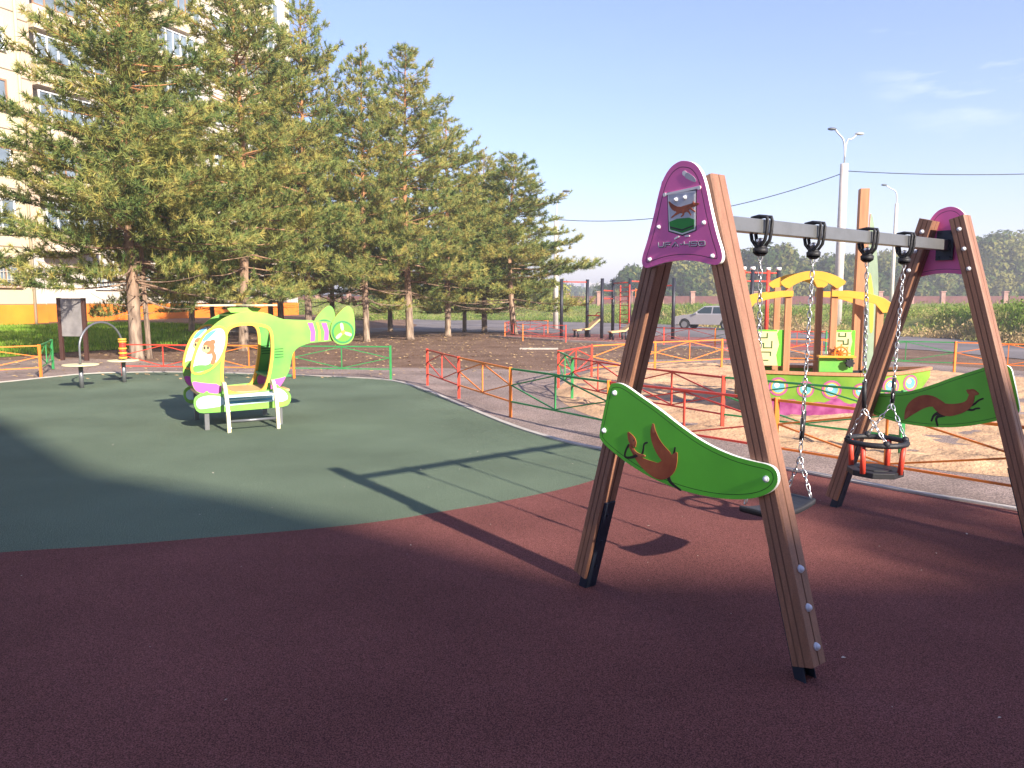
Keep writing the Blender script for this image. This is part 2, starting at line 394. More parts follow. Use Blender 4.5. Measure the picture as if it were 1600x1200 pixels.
sheet('lane', G([(150, 514), (300, 519), (470, 524), (560, 522), (640, 517), (640, 511), (470, 515), (300, 512), (150, 508)]), .014, M_road)
edge = G([(560, 500), (640, 498), (760, 500), (880, 503), (1040, 507), (1180, 515), (1281, 521), (1400, 526), (1500, 530), (1600, 540), (1800, 560)])
sheet('road', G([(640, 519), (760, 519), (880, 521), (1060, 526), (1200, 533), (1330, 541), (1450, 548), (1600, 562), (1850, 592)]) + [(p[0] + .1, p[1] + 1.5) for p in edge[::-1][:-1]], .016, M_road)

# ---- field bank beyond the road
def fieldz(d): return .95 * sm(d / 8.) + .12 * sm((d - 20) / 60)
rows = [0, .6, 1.3, 2.2, 3.2, 4.5, 6, 8, 11, 15, 22, 32, 45, 70]
E2 = []
for a, c in zip(edge, edge[1:]):
    n = max(1, int(hypot(c[0] - a[0], c[1] - a[1]) / 1.6))
    E2 += [(a[0] + (c[0] - a[0]) * k / n, a[1] + (c[1] - a[1]) * k / n) for k in range(n)]
E2 = [(-60, 95), (-30, 75)] + E2 + [edge[-1], (60, 24), (110, 26)]
def fpt(e, d):
    sc = 1.0; dirx = e[0] / max(12, hypot(*e)) * .6; x = e[0] + d * dirx; y = e[1] + d
    return x, y, T(*e) - .04 + fieldz(d) + noise.noise(Vector((x * .25, y * .25, 1))) * .5 * sm(d / 4) + noise.noise(Vector((x, y, 1))) * .1 * sm(d / 2)
b = MB(); nr = len(rows)
b.add([fpt(e, d) for e in E2 for d in rows], [(i * nr + j, (i + 1) * nr + j, (i + 1) * nr + j + 1, i * nr + j + 1) for i in range(len(E2) - 1) for j in range(nr - 1)], smooth=True)
tag(b.build('field', M_field), kind='structure')

# ---- generic soft-vegetation mesh from numpy triangles
def tri_mesh(name, V, tint, m, parent=None):
    """V: (n,3,3) triangles"""
    n = len(V); me = bpy.data.meshes.new(name)
    me.vertices.add(n * 3); me.vertices.foreach_set('co', np.ascontiguousarray(V, dtype=np.float32).ravel())
    me.loops.add(n * 3); me.loops.foreach_set('vertex_index', np.arange(n * 3, dtype=np.int32))
    me.polygons.add(n); me.polygons.foreach_set('loop_start', np.arange(0, n * 3, 3, dtype=np.int32))
    try: me.polygons.foreach_set('loop_total', np.full(n, 3, dtype=np.int32))
    except Exception: pass
    at = me.attributes.new('tint', 'FLOAT', 'POINT'); at.data.foreach_set('value', np.repeat(tint, 3).astype(np.float32))
    me.materials.append(m); me.update(calc_edges=True); me.validate()
    o = bpy.data.objects.new(name, me); COL.objects.link(o)
    if parent: o.parent = parent
    return o
rng = np.random.default_rng(5)
def blades(P, h, wd, lean=.35):
    """grass blades at points P (n,3)"""
    n = len(P); a = rng.uniform(0, 2 * pi, n); hh = h * rng.uniform(.55, 1.25, n); ww = wd * rng.uniform(.6, 1.3, n)
    side = np.stack([np.cos(a), np.sin(a), np.zeros(n)], 1) * ww[:, None] / 2
    b2 = rng.uniform(0, 2 * pi, n); ln = lean * rng.uniform(0, 1, n)
    tip = P + np.stack([np.cos(b2) * ln * hh, np.sin(b2) * ln * hh, hh], 1)
    return np.stack([P - side, P + side, tip], 1)
M_grass = leafmat('grass_blades', (.11, .22, .02), (.2, .36, .04), (.32, .42, .08), .8)
M_weed = leafmat('field_weeds', (.13, .22, .04), (.3, .34, .09), (.5, .36, .19), .35, emin=.3, emax=.74)
def inpoly(x, y, poly):
    c = np.zeros(len(x), bool); n = len(poly)
    for i in range(n):
        x0, y0 = poly[i]; x1, y1 = poly[i - 1]
        if y0 == y1: continue
        k = ((y0 > y) != (y1 > y)) & (x < (x1 - x0) * (y - y0) / (y1 - y0) + x0); c ^= k
    return c
lx = rng.uniform(-34, -9, 120000); ly = rng.uniform(17, 45, 120000); k = inpoly(lx, ly, lawn); lx = lx[k][:45000]; ly = ly[k][:45000]
P = np.array([(x, y, T(x, y) + .01) for x, y in zip(lx, ly)])
tag(tri_mesh('grass', blades(P, .13, .03), rng.uniform(0, 1, len(P)), M_grass), label='bright green mown grass in front of the apartment block', cat='grass', kind='stuff')
pts = []; hs = []; ws = []; tn_ = []; clump = []
cum = [hypot(c[0] - a[0], c[1] - a[1]) for a, c in zip(E2, E2[1:])]
pr = np.array(cum) ** .6; pr[0] *= .3; pr[-1] *= .5; pr /= pr.sum()
for _ in range(46000):
    i = rng.choice(len(cum), p=pr); t = rng.uniform(); d = 22 * rng.uniform() ** 1.9 if rng.uniform() < .9 else rng.uniform(0, 60)
    e = (E2[i][0] + (E2[i + 1][0] - E2[i][0]) * t, E2[i][1] + (E2[i + 1][1] - E2[i][1]) * t); p = fpt(e, d)
    q = noise.noise(Vector((p[0] * .3, p[1] * .3, 9)))
    pts.append((p[0], p[1], p[2] - .03)); hs.append(max(.14, (.24 + q * .3) * random.choice([.6, .8, 1, 1, 1.6]))); ws.append(.06)
    dry = 1 if (d < 4.5 + q * 5 and p[0] > 12) else 0
    tn_.append(min(1, max(0, (.85 if dry else .25) + random.uniform(-.25, .3))))
    if _ % 36 == 0 and d < 16: clump.append((p[0], p[1], p[2] - .12, random.uniform(.35, .75), random.uniform(.7, 1.5), dry))
P = np.array(pts)
def tufts(cl, per, size):      # rounded weed clumps made of small leaves
    out = []; ti = []
    for (x, y, z, h, wd_, dry) in cl:
        d = rng.normal(size=(per, 3)); d /= np.linalg.norm(d, axis=1, keepdims=True); d[:, 2] = abs(d[:, 2]); q = rng.uniform(.5, 1.1, per)[:, None]
        c = np.array([x, y, z]) + d * q * np.array([wd_ * .6, wd_ * .6, h]); e1 = rng.normal(size=(per, 3)); e1 /= np.linalg.norm(e1, axis=1, keepdims=True); e2 = rng.normal(size=(per, 3)); e2[:, 2] = abs(e2[:, 2]) + .4
        e2 /= np.linalg.norm(e2, axis=1, keepdims=True); s_ = size * rng.uniform(.5, 1.4, per)[:, None]
        out.append(np.stack([c - e1 * s_, c + e1 * s_, c + e2 * s_ * 2.6], 1)); ti.append(np.clip((.8 if dry else .2) + rng.uniform() * .3 + rng.uniform(-.25, .25, per), 0, 1))
    return np.concatenate(out), np.concatenate(ti)
V2, t2 = tufts(clump, 110, .045)
tag(tri_mesh('field_weeds', np.concatenate([blades(P, np.array(hs), np.array(ws), 1.2), V2]), np.concatenate([np.array(tn_), t2]), M_weed), label='tall tangled green and straw coloured weeds covering the field beyond the road', cat='weeds', kind='stuff')

# ================================================================ LITTER
M_litter = mat('dry_leaf', (.45, .3, .14), .8, .4, 30)
M_litterw = mat('pale_litter', (.6, .52, .42), .8, .3, 30)
b = MB()
def leafq(x, y, z, r):
    a = random.uniform(0, 2 * pi); q = random.uniform(.25, .7)
    c, s = cos(a) * r, sin(a) * r
    b.add([(x - c, y - s, z), (x + s * q, y - c * q, z + r * .3), (x + c, y + s, z + r * random.uniform(0, .5)), (x - s * q, y + c * q, z + .002)], [(0, 1, 2), (0, 2, 3)])
for _ in range(230):
    x = random.uniform(-8, 5); y = random.uniform(2.2, 13.5); leafq(x, y, .018, random.choice([.004, .005, .006, .008, .012]))
tag(b.build('leaf_litter', M_litterw, recalc=False), label='tiny pale leaves and chips strewn over the rubber surface', cat='litter', kind='stuff')
b = MB()
for _ in range(3800):
    x = random.uniform(-14, 8); y = random.uniform(15, 38)
    if y < 16 and x > -4 and random.random() < .5: continue
    leafq(x, y, T(x, y) + .012, random.uniform(.02, .06))
tag(b.build('fallen_leaves', M_litter, recalc=False), label='dry tan leaves and needles scattered over the brown soil under the pines', cat='leaves', kind='stuff')

# ================================================================ SWING FRAME
SW = Vector((1.870, 4.364, 0)); SPH = radians(37.958); SL = 2.6395
swing = thing('swing_frame', 'wooden A frame swing stand with purple tops and green curved side panels in the foreground', 'swing set', SW, SPH)
MW = [M_wood, M_groove]
def leg(xl, sy, up):
    """timber leg: from the foot to the head, three boards wide with routed grooves"""
    f = Vector((xl, sy * .7, 0)); h = Vector((xl, sy * .095, 2.14)); d = (h - f).normalized(); p = f + d * .085
    b = MB(); W = .1; D = .105
    side = Vector((0, d.z, -d.y)) * 1.0           # in the frame's plane, across the leg
    ax = Vector((1, 0, 0))
    # cross-section with two V-grooves on the face sides
    prof = []; mi = []
    hw, hd = W / 2, D / 2; gv = .0045
    for (c0, c1) in (((-hw, -hd), (hw, -hd)), ((hw, -hd), (hw, hd)), ((hw, hd), (-hw, hd)), ((-hw, hd), (-hw, -hd))):
        a = Vector(c0); c = Vector(c1); t = (c - a).normalized(); n = Vector((-t.y, t.x))
        prof += [a + t * .007]
        mi += [0]
        front = abs(t.x) > .5
        for q in ((.36, .67) if front else (.5,)):
            m = a.lerp(c, q); prof += [m - t * gv * .9, m + n * (.0025 if front else .004), m + t * gv * .9]; mi += [1, 1, 0]
        prof += [c - t * .007]; mi += [0]
    n = len(prof)
    vs = [P0 + side * q.x + ax * q.y for P0 in (p, h) for q in prof]
    fs = [(i, (i + 1) % n, n + (i + 1) % n, n + i) for i in range(n)] + [tuple(reversed(range(n))), tuple(range(n, 2 * n))]
    b.add(vs, fs); b.m = mi + [0, 0]
    o = b.build('leg', MW, swing)
    # steel footing strap on the inner side of the frame
    f2 = MB(); inn = -side if side.y * sy > 0 else side
    q0 = f + inn * (hw + .004) - d * .02; q1 = f + d * .56 + inn * (hw + .004)
    f2.bar(q0, q1, .075, .012, up=tuple(inn)); f2.bar(f - d * .02 + inn * (hw - .02) + ax * .038, f + d * .09 + inn * (hw - .02) + ax * .038, .006, .05, up=tuple(inn)); f2.bar(f - d * .02 + inn * (hw - .02) - ax * .038, f + d * .09 + inn * (hw - .02) - ax * .038, .006, .05, up=tuple(inn))
    for k in (.16, .32, .48):
        q = f + d * k + inn * (hw + .01); f2.cyl(q, q + inn * .004, .009, .007, 10)
    f2.build('footing', M_navy, o, bevel=.0015)
    # domed bolt caps on the outer side
    out = -inn
    bolts('bolt_cap', [(f + d * k + out * hw, out, .018) for k in (.16, .32, .48)], M_bolt, o)
    return o
for xl in (-SL / 2, SL / 2):
    for sy in (1, -1): leg(xl, sy, 0)
PUR = [(-.02, 2.225), (.02, 2.222), (.07, 2.205), (.11, 2.16), (.135, 2.10), (.165, 1.99), (.2, 1.88), (.234, 1.80), (.232, 1.765), (.205, 1.748), (.16, 1.757), (.09, 1.773), (0, 1.780), (-.09, 1.773), (-.16, 1.757), (-.205, 1.748), (-.232, 1.765), (-.234, 1.80), (-.2, 1.88), (-.165, 1.99), (-.135, 2.1), (-.11, 2.16), (-.07, 2.205)]
PUR = chaikin(PUR, 2)
GRN = [(-.40, 1.18), (-.44, 1.165), (-.458, 1.10), (-.508, .905), (-.505, .875), (-.46, .842), (-.34, .79), (-.2, .745), (-.06, .718), (.1, .706), (.27, .714), (.42, .745), (.51, .79), (.548, .84), (.54, .89), (.505, .912), (.42, .912), (.31, .92), (.16, .955), (.02, 1.015), (-.1, 1.075), (-.22, 1.125), (-.34, 1.178)]
GRN = chaikin(GRN, 2)
def frame_end(sgn):
    """sgn -1: near frame; +1: far frame (turned round)"""
    root = swing
    x0 = sgn * (SL / 2 + .055)
    fr = lambda a, z, off: Vector((x0 + sgn * off, sgn * a, z))    # off grows outwards; art reads left-to-right from outside when sgn=-1 (a = -y)
    pp = MB().prism(PUR, fr, 0, .02, 0, 1).build('top_panel', [M_purple, M_white], root, bevel=.003)
    gp = MB().prism(GRN, fr, .001, .02, 0, 1).build('side_panel', [M_pgreen, M_white], root, bevel=.003)
    # engraved border lines
    for pan, out, m, d in ((pp, PUR, M_line, .026), (gp, GRN, M_lineG, .02)):
        A = inset(out, d); B = inset(out, d + .0028); n = len(A); l = MB()
        for s0 in (1, -1):
            o = .0208 if s0 > 0 else (-.0008 if pan is pp else .0002)
            l.add([fr(*q, o) for q in A] + [fr(*q, o) for q in B], [(i, (i + 1) % n, n + (i + 1) % n, n + i) for i in range(n)])
        l.build('border_line', m, pan, recalc=False)
    bolts('bolt', [(fr(a, z, .0205), (sgn, 0, 0), .011) for a, z in ((-.13, 1.938), (.13, 1.938), (-.182, 1.79), (.182, 1.79))], M_bolt, pp)
    bolts('bolt', [(fr(a, z, .0205), (sgn, 0, 0), .015) for a, z in ((-.4, 1.127), (-.472, .923), (.49, .848))], M_bolt, gp)
    # inner bolts on the legs' faces
    bolts('leg_bolt', [((sgn * (SL / 2 - .0525), s * (.7 - (.7 - .095) * z / 2.14), z), (-sgn, 0, 0), .015) for z in (2.06, 1.93, 1.80) for s in (-1, 1)], M_bolt, root)
    # beam bracket plate
    bk = MB().box((sgn * (SL / 2 + .035), 0, 1.965), (.014, .11, .2)); bk.box((sgn * (SL / 2 + .02), 0, 1.965), (.02, .07, .075))
    for y in (-.035, .035):
        for z in (1.885, 2.045): bk.cyl((sgn * (SL / 2 + .03), y, z), (sgn * (SL / 2 + .018), y, z), .009, n=8)
    bk.build('beam_bracket', M_navy, root, bevel=.002)
    return pp, gp, fr
pp, gp, frN = frame_end(-1)
ppF, gpF, frF = frame_end(1)
# near frame: fr(a) has y = -a  (sgn=-1) so a runs to the viewer's right
cnt = [0]
def art(name, poly, fr, off, m, parent, th=.0012):
    cnt[0] += 1; o = off + .00025 * (cnt[0] % 12)
    MB().prism(poly, fr, off - .0005, o + th).build(name, m, parent)
# --- marten lying back on the near green panel
mt = MB()
def stroke(b, pts, fr, off, mi): b.prism(ribbon(pts), fr, .0195, off, mi)
def marten(parts, fr0, name, parent, inner=False):
    b = MB()
    for i, (pts, mi) in enumerate(parts): b.prism(ribbon(pts), fr0, 0, .0012 + .0003 * i, mi)
    b.build(name, [M_marten, M_dk, M_face], parent)
fa = lambda a, z, o: frN(a, z, .0198 + o)
marten([([(-.213, .824, .014), (-.199, .861, .011), (-.197, .895, .009), (-.175, .904, .009)], 1),
        ([(-.018, .839, .014), (-.007, .875, .011), (-.001, .905, .009)], 1),
        ([(-.043, .766, .027), (-.026, .735, .016), (.007, .72, .012), (.037, .709, .011)], 1),
        ([(-.138, .997, .012), (-.14, .966, .035), (-.125, .925, .05), (-.096, .886, .062), (-.051, .851, .071)], 0),
        ([(-.142, 1.0, .006), (-.138, .985, .02), (-.135, .965, .016)], 2),
        ([(-.285, .87, .022), (-.254, .835, .027), (-.212, .802, .043), (-.149, .782, .071), (-.087, .771, .084), (-.034, .811, .089), (-.008, .849, .053), (.007, .877, .018)], 0),
        ([(-.242, .828, .016), (-.283, .81, .012), (-.326, .805, .011), (-.317, .843, .009), (-.297, .873, .011)], 1),
        ([(-.298, .931, .018), (-.28, .907, .049), (-.261, .887, .04), (-.255, .873, .013)], 0),
        ([(-.28, .92, .013), (-.268, .902, .028), (-.265, .887, .016)], 2),
        ([(-.27, .855, .01), (-.235, .835, .014), (-.19, .835, .01)], 2),
        ([(-.262, .902, .006), (-.259, .9, .006)], 1)], fa, 'marten_picture', gp)
# --- running marten on the inner face of the far green panel: y = -a seen from the camera side
fb = lambda a, z, o: Vector((SL / 2 + .0555 - o, -a, z))
marten([([(-.206, .748, .013), (-.172, .819, .081), (-.112, .877, .097), (-.039, .899, .081), (.04, .872, .048)], 0),
        ([(.042, .826, .032), (-.011, .802, .016), (-.025, .756, .012)], 1),
        ([(.054, .809, .03), (-.001, .785, .016), (.017, .728, .012)], 1),
        ([(.201, .884, .019), (.24, .9, .013), (.263, .931, .011), (.29, .945, .011)], 1),
        ([(.185, .865, .019), (.232, .859, .013), (.251, .875, .011), (.272, .878, .011)], 1),
        ([(.013, .863, .067), (.063, .84, .09), (.127, .853, .076), (.179, .876, .062), (.213, .909, .046), (.221, .955, .038)], 0),
        ([(.193, .99, .016), (.209, .982, .042), (.23, .979, .05), (.255, .975, .019)], 0),
        ([(.222, .985, .012), (.238, .976, .024), (.25, .975, .012)], 2),
        ([(-.205, .75, .01), (-.19, .78, .03), (-.18, .8, .02)], 2)], fb, 'marten_picture', gpF)
# --- emblem and lettering on the near purple panel
em = MB(); F = lambda a, z, o: frN(a, z, .0198 + o)
em.prism([(-.084, 2.093), (.086, 2.087), (.090, 1.906), (.011, 1.888), (-.072, 1.913)], F, 0, .0012, 3)
em.prism([(-.080, 2.088), (.081, 2.083), (.085, 1.910), (.011, 1.894), (-.067, 1.917)], F, 0, .0018, 0)
em.prism([(-.073, 2.080), (.074, 2.075), (.078, 1.915), (.011, 1.901), (-.06, 1.922)], F, 0, .0024, 1)
em.prism([(-.066, 1.957), (-.02, 1.968), (.05, 1.967), (.077, 1.957), (.078, 1.915), (.011, 1.901), (-.06, 1.922)], F, 0, .003, 2)
em.prism([(-.06, 1.937), (.011, 1.918), (.077, 1.933), (.078, 1.927), (.011, 1.911), (-.06, 1.929)], F, 0, .0036, 3)
em.prism(ribbon([(-.098, 2.084, .01), (.1, 2.095, .012)]), F, 0, .0042, 0)
for a in (-.097, .1): em.prism(disc(a, 2.088 + a * .05, .009), F, 0, .005, 0)
em.prism(ribbon([(-.01, 1.886, .008), (-.03, 1.878, .008)]), F, 0, .004, 0); em.prism(ribbon([(.03, 1.886, .008), (.05, 1.886, .008)]), F, 0, .004, 0)
em.build('emblem', [M_white, M_flagW, M_flagG, M_line], pp)
m2 = MB()
for i, pts in enumerate([[(-.07, 2.048, .006), (-.052, 2.026, .022), (-.03, 2.012, .024), (-.005, 2.01, .02)], [(-.02, 2.006, .02), (.01, 2.004, .034), (.035, 2.010, .03), (.058, 2.02, .016), (.075, 2.022, .02), (.098, 2.024, .005)],
                         [(-.005, 2.0, .018), (-.03, 1.988, .008), (-.052, 1.976, .006)], [(.01, 1.998, .014), (.018, 1.984, .008), (.005, 1.976, .006)],
                         [(.035, 2.002, .014), (.05, 1.99, .007), (.058, 1.978, .005)], [(.05, 2.012, .01), (.068, 1.998, .006), (.08, 1.992, .005)],
                         [(.07, 2.034, .005), (.073, 2.024, .01)]]):
    m2.prism(ribbon(pts), F, .0005, .0034 + .0003 * i)
m2.build('emblem_marten', M_marten, pp)
bolts('bolt', [(F(a, z, .0025), (-1, 0, 0), .011) for a, z in ((-.03, 2.054), (.022, 2.058))], M_bolt, pp)
stk = MB(); stk.prism(ribbon([(.012, 2.168, .022), (.028, 2.157, .02)]), F, 0, .0015, 0); stk.prism(ribbon([(.03, 2.155, .026), (.062, 2.136, .022), (.074, 2.127, .014)]), F, 0, .0018, 1)
stk.build('round_sticker', [M_white, M_txt], pp)
# lettering  U F A - 4 5 0 in a squared techno face
def glyph(strokes, x, y, wd, ht, sl):
    out = []
    for st in strokes: out.append([(x + p[0] * wd, y + p[1] * ht + sl * (x + p[0] * wd)) for p in st])
    return out
GL = {'U': [[(0, 1), (0, .25), (.15, 0), (.85, 0), (1, .25), (1, 1)]], 'F': [[(0, 0), (0, .8), (.15, 1), (1, 1)], [(.1, .5), (.85, .5)]],
      'A': [[(0, 0), (.5, 1), (1, 0)], [(.45, .1), (.6, .1)]], '-': [[(0, .5), (1, .5)]], '4': [[(0, 1), (0, .6), (.12, .45), (1, .45)], [(1, 1), (1, 0)]],
      '5': [[(1, 1), (0, 1), (0, .55), (.85, .55), (1, .4), (1, .15), (.85, 0), (0, 0)]],
      '0': [[(.15, 0), (.85, 0), (1, .2), (1, .8), (.85, 1), (.15, 1), (0, .8), (0, .2), (.15, 0)], [(.4, .5), (.6, .5)]]}
def strokes_mesh(b, pts, w_, fr, o0, o1, mi=0):
    for i, (a, c) in enumerate(zip(pts, pts[1:])):
        a = Vector(a); c = Vector(c); t = (c - a).normalized() * w_ / 2; n = Vector((-t.y, t.x)); a = a - t * .9; c = c + t * .9
        b.prism([tuple(a - n), tuple(c - n), tuple(c + n), tuple(a + n)], fr, o0, o1 + .00012 * i, mi)
x = -.130
lt = MB()
for chx, wd in (('U', .031), ('F', .031), ('A', .036), ('-', .012), ('4', .031), ('5', .031), ('0', .034)):
    for st in glyph(GL[chx], x, 1.8425, wd, .019, -.03):
        strokes_mesh(lt, [(p[0] + .0012, p[1] - .0016) for p in st], .0062, F, 0, .0008, 1)
        strokes_mesh(lt, st, .0042, F, 0, .0026, 0)
    x += wd + .0105
lt.build('lettering', [M_txt, M_line], pp)
# --- beam and hangers
bm_ = MB().bar((-SL / 2 + .0, 0, 1.965), (SL / 2 + .02, 0, 1.965), .06, .07).build('beam', M_steel, swing, bevel=.004)
def hanger(x):
    b = MB()
    pr = [(-.048, 1.995), (-.043, 2.012), (0, 2.018), (.043, 2.012), (.048, 1.99), (.046, 1.94), (.038, 1.90), (.012, 1.868), (-.012, 1.868), (-.038, 1.90), (-.046, 1.94)]
    for dx in (-.02, .02): b.tube([Vector((x + dx, y, z)) for y, z in pr], .009, 8, True)
    b.cyl((x, 0, 1.872), (x, 0, 1.858), .022, .036, 18); b.cyl((x, 0, 1.858), (x, 0, 1.835), .038, .036, 18); b.cyl((x, 0, 1.835), (x, 0, 1.82), .036, .018, 18)
    h = b.build('hanger', M_black, swing)
    c = MB(); c.ball((x, 0, 1.893), .019, n=12, sq=(1.3, .9, 1)); c.cyl((x - .03, 0, 1.897), (x + .03, 0, 1.897), .007); c.build('shackle', M_chain, h)
HX = (-.77, -.275, .312, .781)
for x in HX: hanger(x)
def chain(p0, p1, name, parent, pitch=.036):
    p0 = Vector(p0); p1 = Vector(p1); d = p1 - p0; n = max(2, int(d.length / pitch)); d.normalize()
    a = d.orthogonal().normalized(); q = d.cross(a); b = MB()
    for i in range(n):
        c = p0 + (p1 - p0) * ((i + .5) / n); u = (a if i % 2 else q)
        t = radians(22 * sin(i * 1.1)); u = (u * cos(t) + d.cross(u) * sin(t))
        pts = [c + d * (sin(k * pi / 5) * .0235) * 1.0 + u * cos(k * pi / 5) * .0105 for k in range(10)]
        b.tube(pts, .0037, 5, True)
    return b.build(name, M_chain, parent, recalc=False)
def swloc(x, y, z): return Vector((x, y, z))
# flat seat
fs = thing('flat_swing', 'flat black swing seat on long chains hanging behind the front leg', 'swing', SW + Matrix.Rotation(SPH, 3, 'Z') @ Vector((-.52, 0, 0)), SPH)
b = MB(); n = 10; W = .235
vs = []
for i in range(n + 1):
    x = -W + 2 * W * i / n; z = .50 - .03 * (1 - (x / W) ** 2); r = .09
    vs += [(x, -r, z), (x, r, z), (x, r, z - .035), (x, -r, z - .035)]
b.add(vs, [(i * 4 + k, i * 4 + (k + 1) % 4, i * 4 + 4 + (k + 1) % 4, i * 4 + 4 + k) for i in range(n) for k in range(4)] + [(0, 1, 2, 3), (n * 4 + 3, n * 4 + 2, n * 4 + 1, n * 4)])
b.build('seat', M_black, fs, bevel=.012)
for sx, hx in ((-1, -.77 + .52), (1, -.275 + .52)):
    c = chain((hx, 0, 1.83), (sx * .2, 0, .72), 'chain', fs)
    g_ = MB().tube([(sx * .213 + (hx - sx * .213) * .26, 0, .98 + .0), (sx * .205, 0, .82)], .013, 10).build('grip_sleeve', M_black, fs)
    y = MB()
    for sy in (-1, 1):
        chain((sx * .2, 0, .72), (sx * .2, sy * .075, .505), 'seat_chain', fs)
# cradle seat
cs = thing('cradle_swing', 'black toddler cradle seat with red posts hanging on chains near the far frame', 'swing', SW + Matrix.Rotation(SPH, 3, 'Z') @ Vector((.55, 0, 0)), SPH)
b = MB(); b.torus((0, 0, .71), .172, .0175, nR=28, nr=10)
for k in range(4):
    a = radians(45 + 90 * k); b.ball((.172 * cos(a), .172 * sin(a), .722), .024, n=8)
b.build('ring_rail', M_black, cs)
b = MB(); oc = [(.165 * cos(radians(22.5 + 45 * k)), .165 * sin(radians(22.5 + 45 * k))) for k in range(8)]
b.prism(oc, lambda a, c, o: Vector((a, c, o)), .50, .535); b.prism([(x * .62, y * .62) for x, y in oc], lambda a, c, o: Vector((a, c, o)), .534, .541)
b.build('seat', M_black, cs, bevel=.008)
for k in range(4):
    a = radians(0 + 90 * k); r = .155
    MB().tube([(r * cos(a), r * sin(a), .525), (.168 * cos(a), .168 * sin(a), .70)], [.017, .015], 10).build('red_post', M_fr, cs)
for sx, hx in ((-1, .312 - .55), (1, .781 - .55)):
    kx = sx * .165 + (hx - sx * .165) * .22
    chain((hx, 0, 1.83), (kx * .98, 0, .93), 'chain', cs)
    MB().tube([(kx + (hx - kx) * .19, 0, 1.1), (kx * 1.0, 0, .94)], .013, 10).build('grip_sleeve', M_black, cs)
    for k in (-1, 1):
        chain((kx * .98, 0, .93), (sx * .122, k * .122, .725), 'seat_chain', cs)

# ================================================================ LOW FENCES
def fence(name, label, cat, pts, pc, sc, hgt=.68, r=.025, group=None, gaps=()):
    """pts world xy; pc: post colours; sc: panel colours. diamond braced panels between posts"""
    root = thing(name, label, cat, (pts[0][0], pts[0][1], T(*pts[0])), 0, group)
    o = Vector(root.location); pm = {'r': M_fr, 'o': M_fo, 'g': M_fg}
    V = [Vector((x, y, T(x, y))) - o for x, y in pts]
    for i, v in enumerate(V):
        MB().bar(v + Vector((0, 0, -.02)), v + Vector((0, 0, hgt + .012)), r * 1.7, up=(0, 1, 0)).build('post', pm[pc[i % len(pc)]], root, bevel=.003)
    for i in range(len(V) - 1):
        if i in gaps: continue
        a, c = V[i], V[i + 1]; d = (c - a).normalized(); a2 = a + d * r * .86; c2 = c - d * r * .86; m = (a2 + c2) / 2
        up = Vector((0, 0, 1)); n = Vector((-d.y, d.x, 0)); z0 = .22; z1 = hgt - r * .5; zm = (z0 + z1) / 2
        b = MB(); q = .018
        b.bar(a2 + up * z1, c2 + up * z1, .024); b.bar(a2 + up * z0, c2 + up * z0, .02)
        b.bar(m + up * (z0 + .01), m + up * (z1 - .012), q, up=tuple(n)); w_ = n * .001
        for s, e in ((a2, 1), (c2, 1)):
            b.bar(s + up * zm, m + up * (z1 - .012) + w_, .015); b.bar(s + up * zm, m + up * (z0 + .01) - w_, .015)
        b.build('panel', pm[sc[i % len(sc)]], root)
    return root
fence('low_fence', 'low red, orange and green fence along the pale kerb, passing behind the near swing leg', 'fence',
      [(-1.58, 14.05), (-.86, 12.15), (-.02, 10.2), (1.1, 8.52), (2.47, 6.98), (3.78, 5.45), (5.2, 4.2)], 'rroooog', 'rogroo')
fence('low_fence', 'low coloured diamond fence enclosing the sand around the wooden ship', 'fence',
      [(3.95, 7.55), (2.55, 9.05), (1.62, 10.55), (.97, 12.1), (.84, 13.6), (1.62, 15.3), (3.15, 16.6), (4.9, 17.6), (6.5, 17.9), (8.0, 17.4), (9.7, 16.5), (11.3, 15.4), (12.8, 13.9)], 'grogrroogoooo', 'grrgroorogoo')
fence('low_fence', 'low fence behind the play helicopter, red at one end and green at the other', 'fence',
      [(-8.15, 15.75), (-6.32, 15.5), (-4.42, 15.25), (-2.42, 15.0)], 'rrog', 'rog')
fence('low_fence', 'low orange fence with one green section in front of the lawn', 'fence',
      [(-10.55, 17.3), (-9.62, 15.35), (-11.2, 13.9), (-12.9, 12.8)], 'googo', 'goo')
def FG(pts): return [(g(*p).x, g(*p).y) for p in pts]
fence('low_fence', 'small red fence corner beyond the brown soil, left of the pull up bars', 'fence',
      FG([(856, 521), (800, 522), (789, 527), (817, 533), (884, 535)]), 'oroor', 'rrrr', group=None)
fence('low_fence', 'low orange red fence in front of the silver car by the sports pad', 'fence',
      FG([(985, 538), (1037, 542), (1117, 546), (1200, 551), (1290, 553), (1390, 549)]), 'rroogo', 'rrgrro')

# ================================================================ PLAY HELICOPTER
HO = Vector((-3.788, 9.192, 0)); heli = thing('play_helicopter', 'green play helicopter with cartoon windshields, yellow door frame and purple tail stripes', 'play helicopter', HO, radians(30))
HW = .78
body = chaikin([(-.10, .50), (-.135, .62), (-.125, .74), (-.07, .95), (.03, 1.15), (.18, 1.32), (.35, 1.415), (.55, 1.455), (.78, 1.44), (.93, 1.37), (1.05, 1.335), (1.3, 1.322), (1.72, 1.305), (1.72, 1.06), (1.45, 1.045), (1.29, 1.035), (1.12, .96), (1.07, .80), (1.055, .70), (1.0, .6), (.93, .5), (.88, .44), (.7, .40), (.1, .40), (-.02, .44)], 2)
door = chaikin([(.30, 1.15), (.34, 1.235), (.42, 1.27), (.55, 1.28), (.70, 1.265), (.79, 1.24), (.825, 1.17), (.83, .95), (.79, .70), (.75, .55), (.70, .46), (.6, .43), (.45, .435), (.33, .46), (.26, .52), (.24, .62), (.25, .80)], 2)
win = chaikin([(-.115, .74), (-.06, .955), (.02, 1.12), (.12, 1.225), (.21, 1.255), (.27, 1.23), (.285, 1.13), (.25, .97), (.17, .83), (.04, .735), (-.06, .715)], 2)
